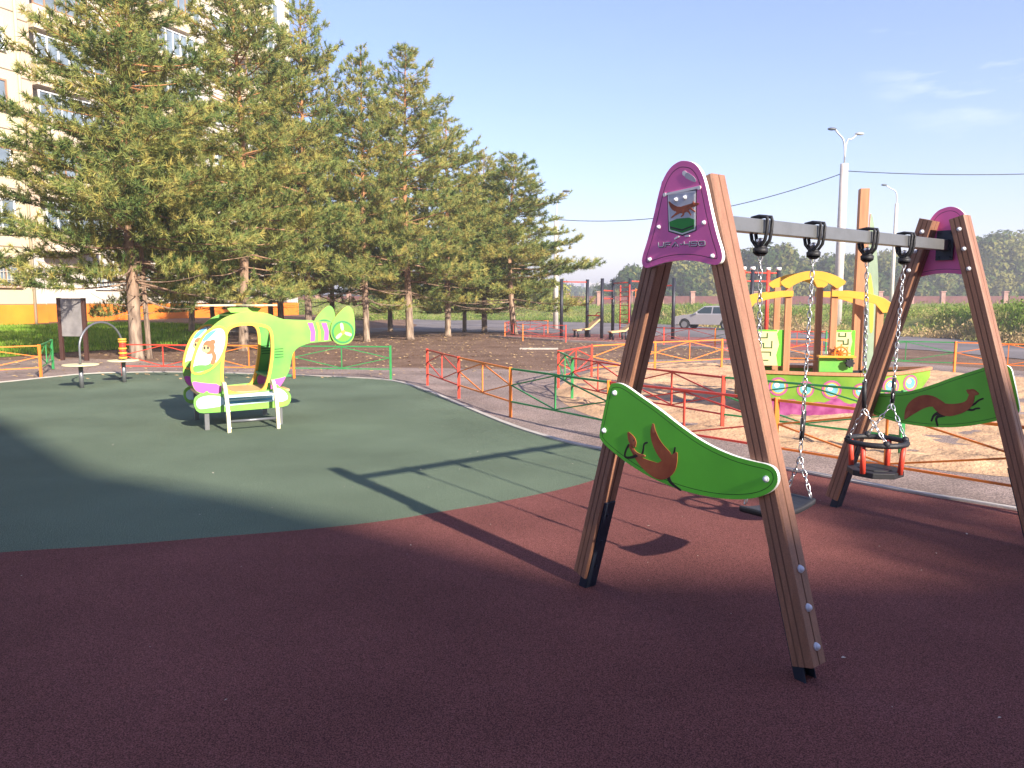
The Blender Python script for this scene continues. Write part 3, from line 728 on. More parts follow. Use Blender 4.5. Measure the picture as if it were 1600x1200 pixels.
def scalep(p, k):
    cx = sum(q[0] for q in p) / len(p); cy = sum(q[1] for q in p) / len(p)
    return [(cx + (q[0] - cx) * k, cy + (q[1] - cy) * k) for q in p]
for y0, sy in ((0, -1), (HW, 1)):
    fr = lambda a, z, o, y0=y0: Vector((a, y0 + o, z))
    sp = MB().prism(body, fr, -.012, .012, 0, 1, holes=[door]).build('side_panel', [M_hg, M_hy], heli, bevel=.003)
    for f in (-1, 1):      # art on both faces
        ff = lambda a, z, o, y0=y0, f=f: Vector((a, y0 + f * (.0121 + o), z))
        b = MB()
        yo = inset(win, -.03); b.prism(yo, ff, 0, .008, 0); b.prism(inset(win, -.006), ff, 0, .0105, 3); b.prism(win, ff, 0, .0125, 1)
        # simple painted passenger behind each windshield: a round animal head with ears and shoulders
        b.prism(chaikin([(-.11, .735), (-.1, .80), (-.02, .81), (.06, .80), (.12, .85), (.17, .84), (.1, .76), (.03, .735), (-.06, .72)], 1), ff, 0, .0135, 2)
        b.prism(disc(.085, 1.02, .07, .085), ff, 0, .0145, 3); b.prism(disc(.135, 1.085, .03), ff, 0, .0141, 3); b.prism(disc(.05, 1.0, .05, .045), ff, 0, .0152, 4)
        b.prism(ribbon([(.13, .96, .04), (.15, .9, .05), (.12, .83, .05)]), ff, 0, .0138, 3)
        b.prism(chaikin([(.0, 1.09), (.08, 1.2), (.2, 1.24), (.12, 1.16), (.06, 1.1)], 1), ff, 0, .0132, 5)
        b.prism(disc(.035, 1.015, .012, .02), ff, 0, .0162, 6); b.prism(disc(.075, 1.015, .012, .02), ff, 0, .0162, 6)
        b.build('windshield', [M_hy, M_hw, M_hg, M_face, M_tan, M_hb, M_line], sp)
        b = MB(); do = inset(door, -.035); b.prism(do, ff, 0, .012, 0, holes=[door]); b.build('door_frame', M_hy, sp)
        def deco(nm, poly, th, m): MB().prism(poly, ff, 0, th).build(nm, m, sp)
        deco('purple_band', chaikin([(-.128, .62), (.0, .585), (.21, .56), (.21, .44), (.02, .455), (-.07, .48), (-.105, .53)], 1), .004, M_hp)
        deco('purple_band', chaikin([(.80, .58), (.95, .6), (1.01, .62), (.95, .52), (.90, .46), (.80, .44)], 1), .004, M_hp)
        deco('tail_stripe', [(1.30, 1.30), (1.37, 1.30), (1.40, 1.18), (1.39, 1.06), (1.33, 1.055), (1.34, 1.18)], .004, M_hp)
        deco('tail_stripe', [(1.48, 1.295), (1.55, 1.295), (1.58, 1.18), (1.57, 1.07), (1.51, 1.065), (1.52, 1.18)], .004, M_hp)
        deco('tail_stripe', [(1.415, 1.3), (1.44, 1.3), (1.47, 1.18), (1.46, 1.065), (1.435, 1.065), (1.445, 1.18)], .004, M_hy)
        b = MB()
        for k in range(4): b.prism([(.87, .86 + k * .035), (.98, .865 + k * .035), (.98, .875 + k * .035), (.87, .870 + k * .035)], ff, 0, .003, 0)
        b.build('vent_lines', M_lineG, sp)
    # tail fin: disc with three-bladed prop and an upright lobe
    fin = MB(); lobe = chaikin([(1.60, 1.10), (1.66, 1.02), (1.75, 1.0), (1.85, 1.02), (1.91, 1.1), (1.925, 1.2), (1.92, 1.36), (1.9, 1.47), (1.85, 1.52), (1.79, 1.50), (1.70, 1.42), (1.62, 1.32), (1.585, 1.2)], 2)
    yf = y0 + (-.04 if sy < 0 else .04)
    ff = lambda a, z, o, yf=yf: Vector((a, yf + o, z))
    tf = fin.prism(lobe, ff, -.012, .012, 0, 1).build('tail_fin', [M_hg, M_hy], heli, bevel=.003)
    b = MB()
    for f in (-1, 1):
        fo = lambda a, z, o, yf=yf, f=f: Vector((a, yf + f * (.0121 + o), z))
        b.prism(disc(1.755, 1.17, .15, n=28), fo, 0, .004, 0); b.prism(disc(1.755, 1.17, .125, n=28), fo, 0, .006, 1)
        for k in range(3):
            a = radians(100 + 120 * k); b.prism(ribbon([(1.755 + .02 * cos(a), 1.17 + .02 * sin(a), .025), (1.755 + .06 * cos(a), 1.17 + .06 * sin(a), .045), (1.755 + .105 * cos(a), 1.17 + .105 * sin(a), .04)]), fo, 0, .008 + k * .0004, 2)
        b.prism(disc(1.755, 1.17, .025), fo, 0, .011, 3)
    b.build('tail_propeller', [M_hgi, M_pgreen, M_cream, M_hy], tf)
    # floats
    fl = chaikin([(-.13, .33), (-.12, .42), (-.06, .46), (0, .47), (.03, .50), (.06, .46), (.3, .44), (.7, .46), (.82, .47), (.86, .54), (.9, .49), (.98, .46), (1.04, .38), (1.03, .29), (.97, .235), (.7, .23), (0, .22), (-.09, .24)], 1)
    yl = y0 + sy * .10
    b = MB(); f2 = lambda a, z, o, yl=yl: Vector((a, yl + o, z)); b.prism(fl, f2, -.012, .012, 0, 0)
    fo = b.build('float', [M_hg], heli, bevel=.003)
    b = MB()
    for f in (-1, 1):
        f3 = lambda a, z, o, yl=yl, f=f: Vector((a, yl + f * (.0121 + o), z))
        b.prism(chaikin([(-.10, .33), (-.09, .40), (0, .44), (.15, .43), (.22, .40), (.22, .30), (0, .28), (-.07, .28)], 1), f3, 0, .003, 0)
        b.prism(chaikin([(.80, .43), (.86, .49), (.93, .46), (1.0, .38), (.98, .31), (.80, .30)], 1), f3, 0, .003, 0)
        for k, m_ in enumerate((0, 1, 0, 1, 0)): b.prism([(.215, .295 + k * .027), (.805, .315 + k * .027), (.805, .338 + k * .027), (.215, .318 + k * .027)], f3, 0, .002, m_)
    b.build('float_stripes', [M_hw, M_hb], fo)
# cross members
MB().box((.5, HW / 2, .435), (1.1, HW - .026, .03)).build('floor', M_tan, heli, bevel=.003)
b = MB().box((.93, HW / 2, .62), (.3, HW - .026, .03)); b.box((1.03, HW / 2, .80), (.02, HW - .026, .33)); b.build('seat', M_hgi, heli, bevel=.003)
b = MB(); 
for a0, a1, zz in ((.35, .75, 1.40), (1.2, 1.3, 1.28)): b.box(((a0 + a1) / 2, HW / 2, zz), (a1 - a0, HW - .026, .02))
b.build('roof_board', M_hg, heli)
b = MB().box((-.03, HW / 2, .60), (.02, HW - .026, .2)); b.build('front_board', M_hp, heli)
b = MB()
for x, z in ((-.02, .72), (.2, 1.24), (1.0, 1.2), (1.6, 1.2)): b.cyl((x, .012, z), (x, HW - .012, z), .016, n=10)
b.build('spacer_tube', M_steel, heli)
for x in (.02, .9):
    for y in (0, HW): MB().bar((x, y + (-.06 if y == 0 else .06), 0), (x, y + (-.06 if y == 0 else .06), .42), .055, up=(1, 0, 0)).build('support_post', M_steel, heli, bevel=.003)
r_ = thing  # rotor: mast, bracket, four blades
b = MB(); b.cyl((.52, HW / 2, 1.40), (.52, HW / 2, 1.50), .03)
b.prism([(.32, 1.49), (.36, 1.44), (.68, 1.44), (.73, 1.49), (.69, 1.50), (.36, 1.50)], lambda a, z, o: Vector((a, o, z)), -.0, .02)
b.box((.52, HW / 2 + .01, 1.485), (.1, HW - .03, .02))
rot = b.build('rotor_mount', M_hg, heli)
bl = chaikin([(0, .07), (.2, .09), (.42, .11), (.55, .06), (.56, -.06), (.42, -.11), (.2, -.09), (0, -.07)], 1)
for k in range(4):
    a = radians(20 + 90 * k); ca, sa = cos(a), sin(a)
    MB().prism(bl, lambda p, q, o, k=k: Vector((.52 + p * ca - q * sa, HW / 2 + p * sa + q * ca, o + .001 * k)), 1.515, 1.537).build('rotor_blade', M_cream, heli)
MB().cyl((.52, HW / 2, 1.505), (.52, HW / 2, 1.545), .06, .05).build('rotor_cap', M_hy, heli)
# boarding ladder on the near side
ld = MB()
for x in (.22, .80):
    pts = [(x, -.11, .56), (x, -.17, .575), (x, -.24, .53), (x, -.31, .40), (x, -.36, .24), (x, -.385, .1), (x, -.39, 0)]
    for k in range(len(pts) - 1): pass
    P2 = [tuple(p) for p in pts]
    Q = chaikin([(p[1], p[2]) for p in P2], 2, False)
    out = ribbon([(q[0], q[1], .06) for q in Q], cap=False)
    ld = MB().prism(out, lambda p, q, o, x=x: Vector((x + o, p, q)), -.02, .02).build('ladder_rail', M_cream, heli, bevel=.004)
    bolts('ladder_bolt', [((x + .02, *q), (1, 0, 0), .012) for q in ((-.385, .06), (-.35, .26), (-.30, .42))], M_bolt, ld)
MB().cyl((.24, -.38, .14), (.78, -.38, .14), .017).build('ladder_rung', M_steel, heli)
MB().box((.51, -.25, .43), (.556, .13, .022)).build('ladder_step', M_hw, heli, bevel=.003)

# ================================================================ ARCH TOY (left) and INFORMATION BOARD
A1 = Vector((-7.78, 13.57, 0)); A2 = Vector((-7.5, 14.53, 0))
t = thing('arch_toy', 'steel arch toy joining two round cream tables with a stack of yellow and red rings', 'play table', A1)
d = A2 - A1
MB().cyl((0, 0, 0), (0, 0, .42), .038).build('post', M_steel, t); MB().cyl(d, d + Vector((0, 0, .42)), .038).build('post', M_steel, t)
MB().cyl((0, 0, .42), (0, 0, .44), .30, n=36).build('table_top', M_cream, t, bevel=.004)
MB().cyl(d + Vector((0, 0, .42)), d + Vector((0, 0, .44)), .28, n=36).build('table_top', M_cream, t, bevel=.004)
pts = []
hgt = 1.02
for k in range(25):
    a = pi * k / 24; c = d / 2; pts.append(c - c * cos(a) * 1.0 + Vector((0, 0, .72 + .46 * sin(a))))
MB().tube([Vector((0, 0, .44)), Vector((0, 0, .6))] + pts + [d + Vector((0, 0, .6)), d + Vector((0, 0, .44))], .019, 10).build('arch_tube', M_steel, t)
for k in range(9):
    z = .47 + k * .044; m = M_yel if k in (0, 2, 4, 7, 8) else M_fr
    MB().cyl(d + Vector((0, 0, z)), d + Vector((0, 0, z + .036)), .075 if m is M_yel else .06, n=20).build('ring', m, t, bevel=.006)
SG = g(98, 563); SG2 = g(136, 564); dd = (SG2 - SG)
t = thing('information_board', 'grey information board seen from behind between two dark posts on the lawn', 'notice board', SG)
for p in (Vector((0, 0, 0)), dd): MB().bar(p, p + Vector((0, 0, 1.62)), .09, up=(0, 1, 0)).build('post', MATS.get('board_post') or mat('board_post', (.06, .025, .018), .6), t, bevel=.005)
bp = MB().box((0, 0, 0), (dd.length - .1, .04, .98)).build('board_panel', mat('board_back', (.16, .15, .15), .4, .25, 3, c2=(.3, .28, .27)), t, bevel=.004)
bp.location = dd / 2 + Vector((0, 0, 1.12)); bp.rotation_euler = (0, 0, atan2(dd.y, dd.x))

# ================================================================ WOODEN SHIP
SO = Vector((3.578, 10.441, 0)); ship = thing('play_ship', 'wooden play ship with green hull, yellow arched roofs and tall mast standing in the sand', 'play ship', SO, radians(-10))
BW = 1.15
hull = [(-.14, .03), (-.14, .58), (.6, .565), (1.25, .56), (1.8, .575), (2.25, .62), (2.22, .50), (2.05, .30), (1.75, .10), (1.66, .03)]
for y0, sy in ((0, -1), (BW, 1)):
    def hy(a, y0=y0, sy=sy):
        t = max(0, (a - 1.15) / 1.1); return y0 - sy * (BW / 2 - .02) * t ** 1.6
    # curved side: strips along the hull
    b = MB(); n = 36; vs = []
    def topz(a): return np.interp(a, [-.14, .6, 1.25, 1.8, 2.25], [.58, .565, .56, .575, .62])
    def botz(a): return np.interp(a, [-.14, 1.6, 1.75, 2.05, 2.2, 2.25], [.0, .0, .08, .28, .46, .52])
    for f in (0, 1):
        pass
    cols = []
    for i in range(n + 1):
        a = -.14 + 2.39 * i / n
        for z in (botz(a), botz(a) + (topz(a) - botz(a)) * .38, topz(a)):
            for o in (-.012, .012): vs.append((a, hy(a) + o, z))
    fs = []; mi = []
    for i in range(n):
        q = i * 6; r = q + 6
        for k in (0, 2):
            fs += [(q + k, r + k, r + k + 2, q + k + 2), (q + k + 1, q + k + 3, r + k + 3, r + k + 1)]; mi += [0, 0]
        fs += [(q, q + 1, r + 1, r), (q + 4, r + 4, r + 5, q + 5)]; mi += [0, 0]
    fs += [(0, 2, 3, 1), (2, 4, 5, 3)]; mi += [0, 0]
    b.add(vs, fs); b.m = mi
    hs = b.build('hull_side', [M_hull], ship)
    # wavy magenta sea and ringed portholes on the outer face
    b = MB()
    ff = lambda a, z, o, sy=sy: Vector((a, hy(a) + sy * (.0125 + o), z))
    def wrap(poly, o, mi):     # fine strips so that it follows the curve
        tess = tessellate_polygon([[Vector((p[0], p[1], 0)) for p in poly]])
        b.add([ff(p[0], p[1], o) for p in poly], [tuple(x) for x in tess], mi)
    wv = 30
    for i in range(wv):
        a0 = -.13 + 1.98 * i / wv; a1 = -.13 + 1.98 * (i + 1) / wv
        z = lambda a: .2 + .04 * sin(a * 9) + .025 * sin(a * 23)
        if botz(a1) < z(a1) - .02: wrap([(a0, botz(a0) + .002), (a1, botz(a1) + .002), (a1, z(a1)), (a0, z(a0))], .002, 0)
    for i, (cx, cz, r) in enumerate([(.12, .40, .085), (.48, .37, .075), (.82, .37, .085), (1.2, .36, .07), (1.62, .42, .08), (1.92, .45, .075)]):
        wrap(disc(cx, cz, r * 1.55, n=18), .004, 1); wrap(disc(cx, cz, r * 1.2, n=18), .006, 4); wrap(disc(cx, cz, r, n=18), .008, 2); wrap(disc(cx - .02, cz + .02, r * .4, n=10), .010, 3)
    b.build('hull_picture', [M_mag, M_pink, M_sky, M_white, M_yel], hs, recalc=False)
    # rail cap
    pts = [(-.14 + 2.39 * i / 20) for i in range(21)]
    b = MB()
    for a, c in zip(pts, pts[1:]): b.bar((a, hy(a), topz(a) + .022), (c, hy(c), topz(c) + .022), .07, .04)
    b.build('gunwale', M_woodL, ship)
MB().box((.9, BW / 2, .2), (2.0, BW - .03, .03)).build('deck', M_woodL, ship)
MB().box((-.14, BW / 2, .3), (.024, BW - .03, .55)).build('stern_board', M_hull, ship)
px = (.23, .83)
for y in (.12, BW - .12):
    for x in (-.30, .23, .83, 1.42):
        h = 1.78 if x in px else 1.6
        MB().bar((x, y, .0), (x, y, h), .085, up=(1, 0, 0)).build('roof_post', M_woodL, ship, bevel=.004)
def archp(x0, x1, z0, rise, th):
    n = 14; top = []; bot = []
    for k in range(n + 1):
        t = k / n; x = x0 + (x1 - x0) * t
        top.append((x, z0 + th + rise * sin(pi * t) ** .8)); 
        xx = x0 + .12 + (x1 - x0 - .24) * t
        bot.append((xx, z0 - .0 + rise * .86 * sin(pi * t) ** .85))
    return top + bot[::-1]
for y in (.06, BW - .06):
    f = lambda a, z, o, y=y: Vector((a, y + o, z))
    MB().prism(chaikin(archp(.09, .97, 1.74, .16, .09), 1), f, -.012, .012).build('arch_board', M_yel, ship, bevel=.003)
    q = [(-.45, 1.44), (-.42, 1.52), (-.3, 1.62), (-.1, 1.69), (.12, 1.72), (.28, 1.72), (.28, 1.64), (.12, 1.63), (-.06, 1.6), (-.22, 1.55), (-.3, 1.44)]
    MB().prism(q, f, -.012, .010).build('arch_board', M_yel, ship, bevel=.003)
    q = [(.78, 1.72), (1.0, 1.72), (1.25, 1.69), (1.45, 1.62), (1.58, 1.53), (1.6, 1.44), (1.44, 1.42), (1.34, 1.54), (1.15, 1.6), (.98, 1.63), (.78, 1.64)]
    MB().prism(q, f, -.012, .010).build('arch_board', M_yel, ship, bevel=.003)
# maze panels (near side) with routed tracks
for x0, x1, z0, z1 in ((-.25, .185, .68, 1.18), (.875, 1.12, .8, 1.18)):
    y = .12; f = lambda a, z, o, y=y: Vector((a, y - .012 - o, z))
    pnl = MB().prism([(x0, z0), (x1, z0), (x1, z1), (x0, z1)], f, -.02, 0, 0).build('maze_panel', M_bcream, ship, bevel=.003)
    b = MB(); w = x1 - x0; h = z1 - z0
    b.prism([(x0 + w * (.86), z0), (x1, z0), (x1, z1), (x0 + w * .86, z1), (x0 + w * .8, z1 - h * .1), (x0 + w * .88, z1 - h * .4), (x0 + w * .8, z1 - h * .7)], f, 0, .003, 0)
    b.prism([(x0, z1 - .02), (x0 + w * .8, z1 - .02), (x0 + w * .8, z1), (x0, z1)], f, 0, .003, 0)
    for st in ([(.15, .9), (.15, .78), (.5, .78), (.5, .9)], [(.1, .62), (.4, .62), (.4, .5), (.65, .5), (.65, .68)], [(.12, .38), (.62, .38), (.62, .28)], [(.3, .3), (.3, .15), (.55, .15)]):
        strokes_mesh(b, [(x0 + p[0] * w, z0 + p[1] * h) for p in st], .014, f, 0, .004, 1)
    b.build('maze_track', [M_pgreen, M_lineG], pnl)
b = MB().box((.53, .14, .48), (.52, .02, .14)); b.build('low_panel', M_mag, ship)
b = MB().box((.53, .14, .58), (.52, .05, .03)); b.box((.53, .14, .74), (.52, .04, .03)); b.build('cross_rail', M_woodL, ship)
MB().box((.87, .055, .71), (.44, .07, .205)).build('helm_box', M_hg, ship, bevel=.006)
MB().box((.87, .03, .825), (.48, .16, .025)).build('helm_top', M_yel, ship)
b = MB(); b.torus((.93, .03, .87), .085, .014, Matrix.Rotation(pi / 2, 3, 'X'), nR=20)
for k in range(8):
    a = pi * k / 4; b.cyl((.93, .03, .87), (.93 + .125 * cos(a), .03, .87 + .125 * sin(a)), .010, n=8)
b.build('steering_wheel', M_fo, ship)
b = MB(); b.cyl((1.03, -.02, .74), (1.03, -.06, .74), .05, n=8)
for k in range(8): b.ball((1.03 + .05 * cos(k * pi / 4), -.04, .74 + .05 * sin(k * pi / 4)), .018, n=6)
b.build('gear_knob', M_black, ship)
mast = MB().bar((1.19, .3, 0), (1.19, .3, 3.1), .12, up=(1, 0, 0)).build('mast', M_woodL, ship, bevel=.006)
mb = MB()
for z in (.45, .6): mb.box((1.19, .3, z), (.15, .15, .04))
mb.cyl((1.12, .3, 2.55), (1.26, .3, 2.55), .012); mb.build('mast_bracket', M_navy, mast)
sl = chaikin([(.02, .62), (.02, 2.75), (.1, 2.78), (.3, 2.45), (.5, 1.9), (.56, 1.3), (.5, .75), (.4, .6)], 2)
ca, sa = cos(radians(62)), sin(radians(62))
sail = MB().prism(sl, lambda a, z, o: Vector((1.26 + a * .46 - o * .6, .27 + a * .5 + o * .72, z)), -.012, .012, 0, 1).build('sail', [M_sail, M_white], ship, bevel=.003)
b = MB(); b.prism(ribbon([(.12, 1.9, .12), (.25, 1.6, .2), (.3, 1.2, .14)]), lambda a, z, o: Vector((1.26 + a * .46 + (o + .0121) * .6, .27 + a * .5 - (o + .0121) * .72, z)), 0, .003); b.build('sail_patch', M_yel, sail)

# ================================================================ SPORTS AREA
M_post = mat('workout_black', (.02, .02, .03), .45)
def atpx(px, py): return g(px, py)
P0 = g(877, 528)
t = thing('pull_up_frame', 'black post pull up frame with red bars and ladder standing on the red pad', 'workout frame', P0)
ps = [g(877, 528), g(917, 527), g(940, 529), g(957, 527), g(983, 529), g(1018, 527), g(1051, 530)]
hh = 2.62
for p in ps: MB().cyl(p - P0, p - P0 + Vector((0, 0, hh)), .075, n=12).build('post', M_post, t)
U = Vector((0, 0, 1))
def rb(i, j, z): return MB().cyl(ps[i] - P0 + U * z, ps[j] - P0 + U * z, .028, n=8).build('pull_up_bar', M_fr, t)
rb(0, 1, 2.5); rb(1, 2, 1.0); rb(2, 3, 2.1); rb(2, 3, 1.75); rb(3, 4, 2.45); rb(4, 5, 2.5); rb(4, 5, 2.1); rb(5, 6, 2.3)
b = MB(); a = ps[3] - P0 + Vector((.3, -.2, 0)); c = ps[4] - P0 + Vector((-.05, -.2, 0))
for q in (a, c): b.cyl(q, q + U * 2.35, .03, n=8)
for k in range(11): b.cyl(a + U * (.25 + k * .2), c + U * (.25 + k * .2), .018, n=6)
b.build('wall_ladder', M_fr, t)
b = MB(); a = ps[4] - P0 + Vector((.25, 0, 0)); c = ps[5] - P0 + Vector((-.2, 0, 0))
for k in range(7): b.cyl(a.lerp(c, k / 6) + U * .3, a.lerp(c, k / 6) + U * 2.2, .012, n=5)
for k in range(9): b.cyl(a + U * (.3 + k * .23), c + U * (.3 + k * .23), .012, n=5)
b.build('climbing_net', M_fo, t)
def bench(p, lab, rz):
    t = thing('sit_up_bench', lab, 'exercise bench', p, rz, 'sloping exercise benches')
    q = lambda x, z, o: Vector((x, o, z))
    MB().prism([(-.65, .36), (-.05, .42), (.65, .98), (.68, .93), (-.02, .36), (-.63, .30)], q, -.28, .28).build('board', M_tan, t, bevel=.004)
    for x in (-.55, 0): 
        for y in (-.22, .22): MB().cyl((x, y, 0), (x, y, .34), .05, n=8).build('leg', M_post, t)
    MB().tube([(.5, -.3, .95), (.62, -.3, 1.12), (.62, .3, 1.12), (.5, .3, .95)], .025, 6).build('foot_bar', M_fo, t)
bench(g(918, 527), 'tan sloping sit up bench left of the red wall ladder', radians(18))
bench(g(975, 531), 'tan sloping sit up bench mostly hidden behind the front swing leg', radians(10))
P1 = g(1172, 541)
t = thing('climbing_frame', 'red and black climbing frame with white caps seen above the yellow ship roof', 'climbing frame', P1)
rs = [g(1158, 541), g(1172, 541), g(1196, 540), g(1212, 540)]
for p in rs:
    o = MB().cyl(p - P1, p - P1 + U * 2.7, .07, n=10).build('post', M_fr if p in (rs[0], rs[2]) else M_post, t)
    MB().cyl(p - P1 + U * 2.7, p - P1 + U * 2.8, .09, n=10).build('post_cap', M_white, o)
for z in (2.6, 2.3):
    b = MB()
    for a, c in zip(rs, rs[1:]): b.cyl(a - P1 + U * z, c - P1 + U * z, .03, n=6)
    b.build('bar', M_fr, t)

# ================================================================ CAR
M_car = mat('car_silver', (.42, .40, .42), .35, .03, 3, metal=.3, coat=.6)
M_glass = mat('car_glass', (.03, .045, .05), .12, .1, 2, spec=.7)
M_tyre = mat('tyre', (.02, .02, .022), .8)
M_rim = mat('wheel_rim', (.35, .35, .37), .35, metal=.6)
M_lamp = mat('lamp_glass', (.7, .7, .7), .2); M_tail = mat('tail_lamp', (.4, .02, .02), .3)
def car():
    P = g(1109, 514.5)
    t = thing('parked_car', 'silver saloon car parked on the road behind the sports pad', 'car', P, radians(145))
    # local +x = front
    L_, Wd = 4.3, 1.66
    low = [(-2.12, .32), (-2.15, .55), (-2.1, .86), (-1.95, .93), (-1.3, .95), (.75, .93), (1.5, .86), (2.0, .76), (2.15, .62), (2.15, .35), (2.0, .25)]
    def wa(cx): return [(cx + .36 * cos(a), .30 + .36 * sin(a)) for a in [pi * k / 8 for k in range(0, 9)]]
    poly = low + [(x, max(.22, z)) for x, z in wa(1.32)] + [(x, max(.22, z)) for x, z in wa(-1.25)] + [(-2.0, .25)]
    f = lambda a, z, o: Vector((a, o, z))
    b = MB(); b.prism(poly, f, -Wd / 2, Wd / 2); b.build('body', M_car, t, bevel=.05)
    b = MB(); roof = [(-1.02, 1.38), (-.85, 1.42), (.0, 1.43), (.18, 1.40)]; base = [(-1.62, .93), (-.9, .93), (.1, .93), (.85, .92)]
    vs = [(x, s * .60, z) for s in (-1, 1) for x, z in roof] + [(x, s * .76, z) for s in (-1, 1) for x, z in base]
    fs = [(0, 1, 5, 4), (1, 2, 6, 5), (2, 3, 7, 6)] + [(0, 1, 9, 8), (1, 2, 10, 9), (2, 3, 11, 10), (4, 5, 13, 12), (5, 6, 14, 13), (6, 7, 15, 14), (0, 4, 12, 8), (3, 7, 15, 11)]
    b.add(vs, fs); cab = b.build('cabin', M_car, t, bevel=.02)
    def pane(name, q): MB().add(q, [(0, 1, 2, 3)]).build(name, M_glass, cab, recalc=False)
    for s in (-1, 1):
        o = .012
        pane('side_window', [(-1.3, s * (.74 + o), .98), (-.42, s * (.745 + o), .98), (-.42, s * (.61 + o), 1.36), (-.92, s * (.61 + o), 1.36)])
        pane('side_window', [(-.34, s * (.745 + o), .98), (.66, s * (.745 + o), .98), (.14, s * (.61 + o), 1.36), (-.34, s * (.61 + o), 1.36)])
    pane('windscreen', [(.80, -.68, .97), (.80, .68, .97), (.235, .56, 1.37), (.235, -.56, 1.37)])
    pane('rear_window', [(-1.60, -.66, .98), (-1.60, .66, .98), (-1.07, .55, 1.35), (-1.07, -.55, 1.35)])
    for x in (1.32, -1.25):
        for s in (-1, 1):
            w_ = MB().cyl((x, s * .66, .3), (x, s * .84, .3), .3, n=22).build('wheel', M_tyre, t, bevel=.02)
            MB().cyl((x, s * .84, .3), (x, s * .855, .3), .19, n=16).build('rim', M_rim, w_)
    for s in (-1, 1):
        MB().box((2.14, s * .6, .64), (.04, .34, .14)).build('headlight', M_lamp, t, bevel=.01)
        MB().box((-2.14, s * .62, .76), (.04, .32, .16)).build('tail_light', M_tail, t, bevel=.01)
        MB().box((.55, s * .88, 1.0), (.12, .16, .1)).build('mirror', M_car, t, bevel=.02)
    MB().box((2.17, 0, .42), (.06, 1.6, .14)).build('bumper', M_tyre, t, bevel=.02)
    MB().box((-2.17, 0, .42), (.06, 1.6, .14)).build('bumper', M_tyre, t, bevel=.02)
car()

# ================================================================ LAMP POSTS AND WIRES
M_conc = mat('concrete_post', (.55, .5, .46), .85, .12, 2, .2, 30)
M_lampm = mat('lamp_metal', (.5, .5, .5), .4, metal=.3); M_head = mat('lamp_head', (.09, .1, .12), .5)
def street_lamp(p, lab, H1, r0, r1, arms, top):
    t = thing('street_lamp', lab, 'street lamp', p, 0, 'street lamps along the road')
    MB().cyl((0, 0, 0), (0, 0, H1), r0, r1, 14).build('post', M_conc, t)
    for dx, dz, lx, hd in arms:
        pts = [(0, 0, H1 - .3), (0, 0, H1 + (top - H1) * .45), (dx * .2, 0, H1 + (top - H1) * .75), (dx * .6, 0, top - .25 + dz), (dx, 0, top + dz)]
        P3 = [(q[0], q[2]) for q in pts]; P3 = chaikin(P3, 2, False)
        a = MB().tube([(q[0], 0, q[1]) for q in P3], .045, 8).build('arm', M_lampm, t)
        s = 1 if dx > 0 else -1
        b = MB(); b.ball((dx + s * .18, 0, top + dz + .05), .09, n=10, sq=(2.8, 1.4, .9)); b.build('lamp_head', hd, a)
    return t
pA = g(1306, 521)
pA.y = 41; pA.x = 41 * (1306 - 800) / FPX * 1.0; pA.z = T(pA.x, pA.y)
DA = 41
hA = 1.6 + DA * ray(1318, 256).z / ray(1318, 256).y - pA.z; tA = 1.6 + DA * ray(1300, 203).z / ray(1300, 203).y - pA.z
street_lamp(pA, 'tall concrete lamp post with two curved arms at the road to the right', hA, .24, .2, [(-.55, 0, 0, M_head), (.55, -.25, 0, M_lampm)], tA)
DB = 62; pB = Vector((DB * (1389 - 800) / FPX, DB, T(30, DB) + .0)); rB = ray(1388, 290)
street_lamp(pB, 'slim distant lamp post with a single arm between the ship mast and far swing frame', 1.6 + DB * ray(1399, 318).z / ray(1399, 318).y - pB.z, .17, .12, [(-.9, 0, 0, M_head)], 1.6 + DB * rB.z / rB.y - pB.z)
DC = 47; pC = Vector((DC * (868 - 800) / FPX, DC, T(3, DC))); rC = ray(878, 300)
street_lamp(pC, 'white lamp post standing at the right edge of the pine trees', 1.6 + DC * ray(872, 345).z / ray(872, 345).y - pC.z, .17, .13, [(.42, 0, 0, M_head)], 1.6 + DC * rC.z / rC.y - pC.z)
def wire(a, c, sag, lab):
    pts = [a.lerp(c, k / 24) - Vector((0, 0, sag * 4 * (k / 24) * (1 - k / 24))) for k in range(25)]
    tag(MB().tube(pts, .022, 5).build('overhead_wire', M_black), lab, 'wire')
qa = Vector((pA.x, DA, 1.6 + DA * ray(1315, 270).z / ray(1315, 270).y))
qc = Vector((pC.x, DC, 1.6 + DC * ray(870, 343).z / ray(870, 343).y))
wire(qa, qc, .9, 'dark wire sagging from the tall concrete lamp post left towards the pines')
re = ray(1900, 248); wire(qa + Vector((0, 0, .1)), Vector((40 * (1900 - 800) / FPX, 40, 1.6 + 40 * re.z / re.y)), .45, 'dark wire running from the tall concrete lamp post out of the picture at the right')

# ================================================================ APARTMENT BLOCK (left background)
M_wall = mat('wall_cream', (.54, .455, .31), .85, .05, .5, .15, 12)
M_wallshade = mat('wall_shade_pink', (.56, .42, .31), .85, .05, .5, .15, 12)  # step wall: pinker tone of the less lit side painted into the colour
M_wallw = mat('wall_white', (.56, .5, .44), .85, .05, .5, .15, 12)
M_plinth = mat('plinth_orange', (.72, .19, .02), .7, .12, 1.5)
M_plinthy = mat('plinth_amber', (.75, .25, .02), .7, .1, 1.5)
M_frame = mat('window_frame', (.72, .72, .72), .5); M_pane = mat('window_glass', (.16, .2, .24), .12, .4, .8, spec=.8)
M_brownf = mat('window_brown', (.3, .17, .1), .6); M_parap = mat('balcony_panel', (.62, .5, .38), .8, .08, 1)
M_seam = mat('wall_seam', (.2, .15, .11), .9); M_grille = mat('window_grille', (.55, .5, .42), .6)
BO = Vector((-24.8, 38.4, .30)); BA = atan2(.919, .395)
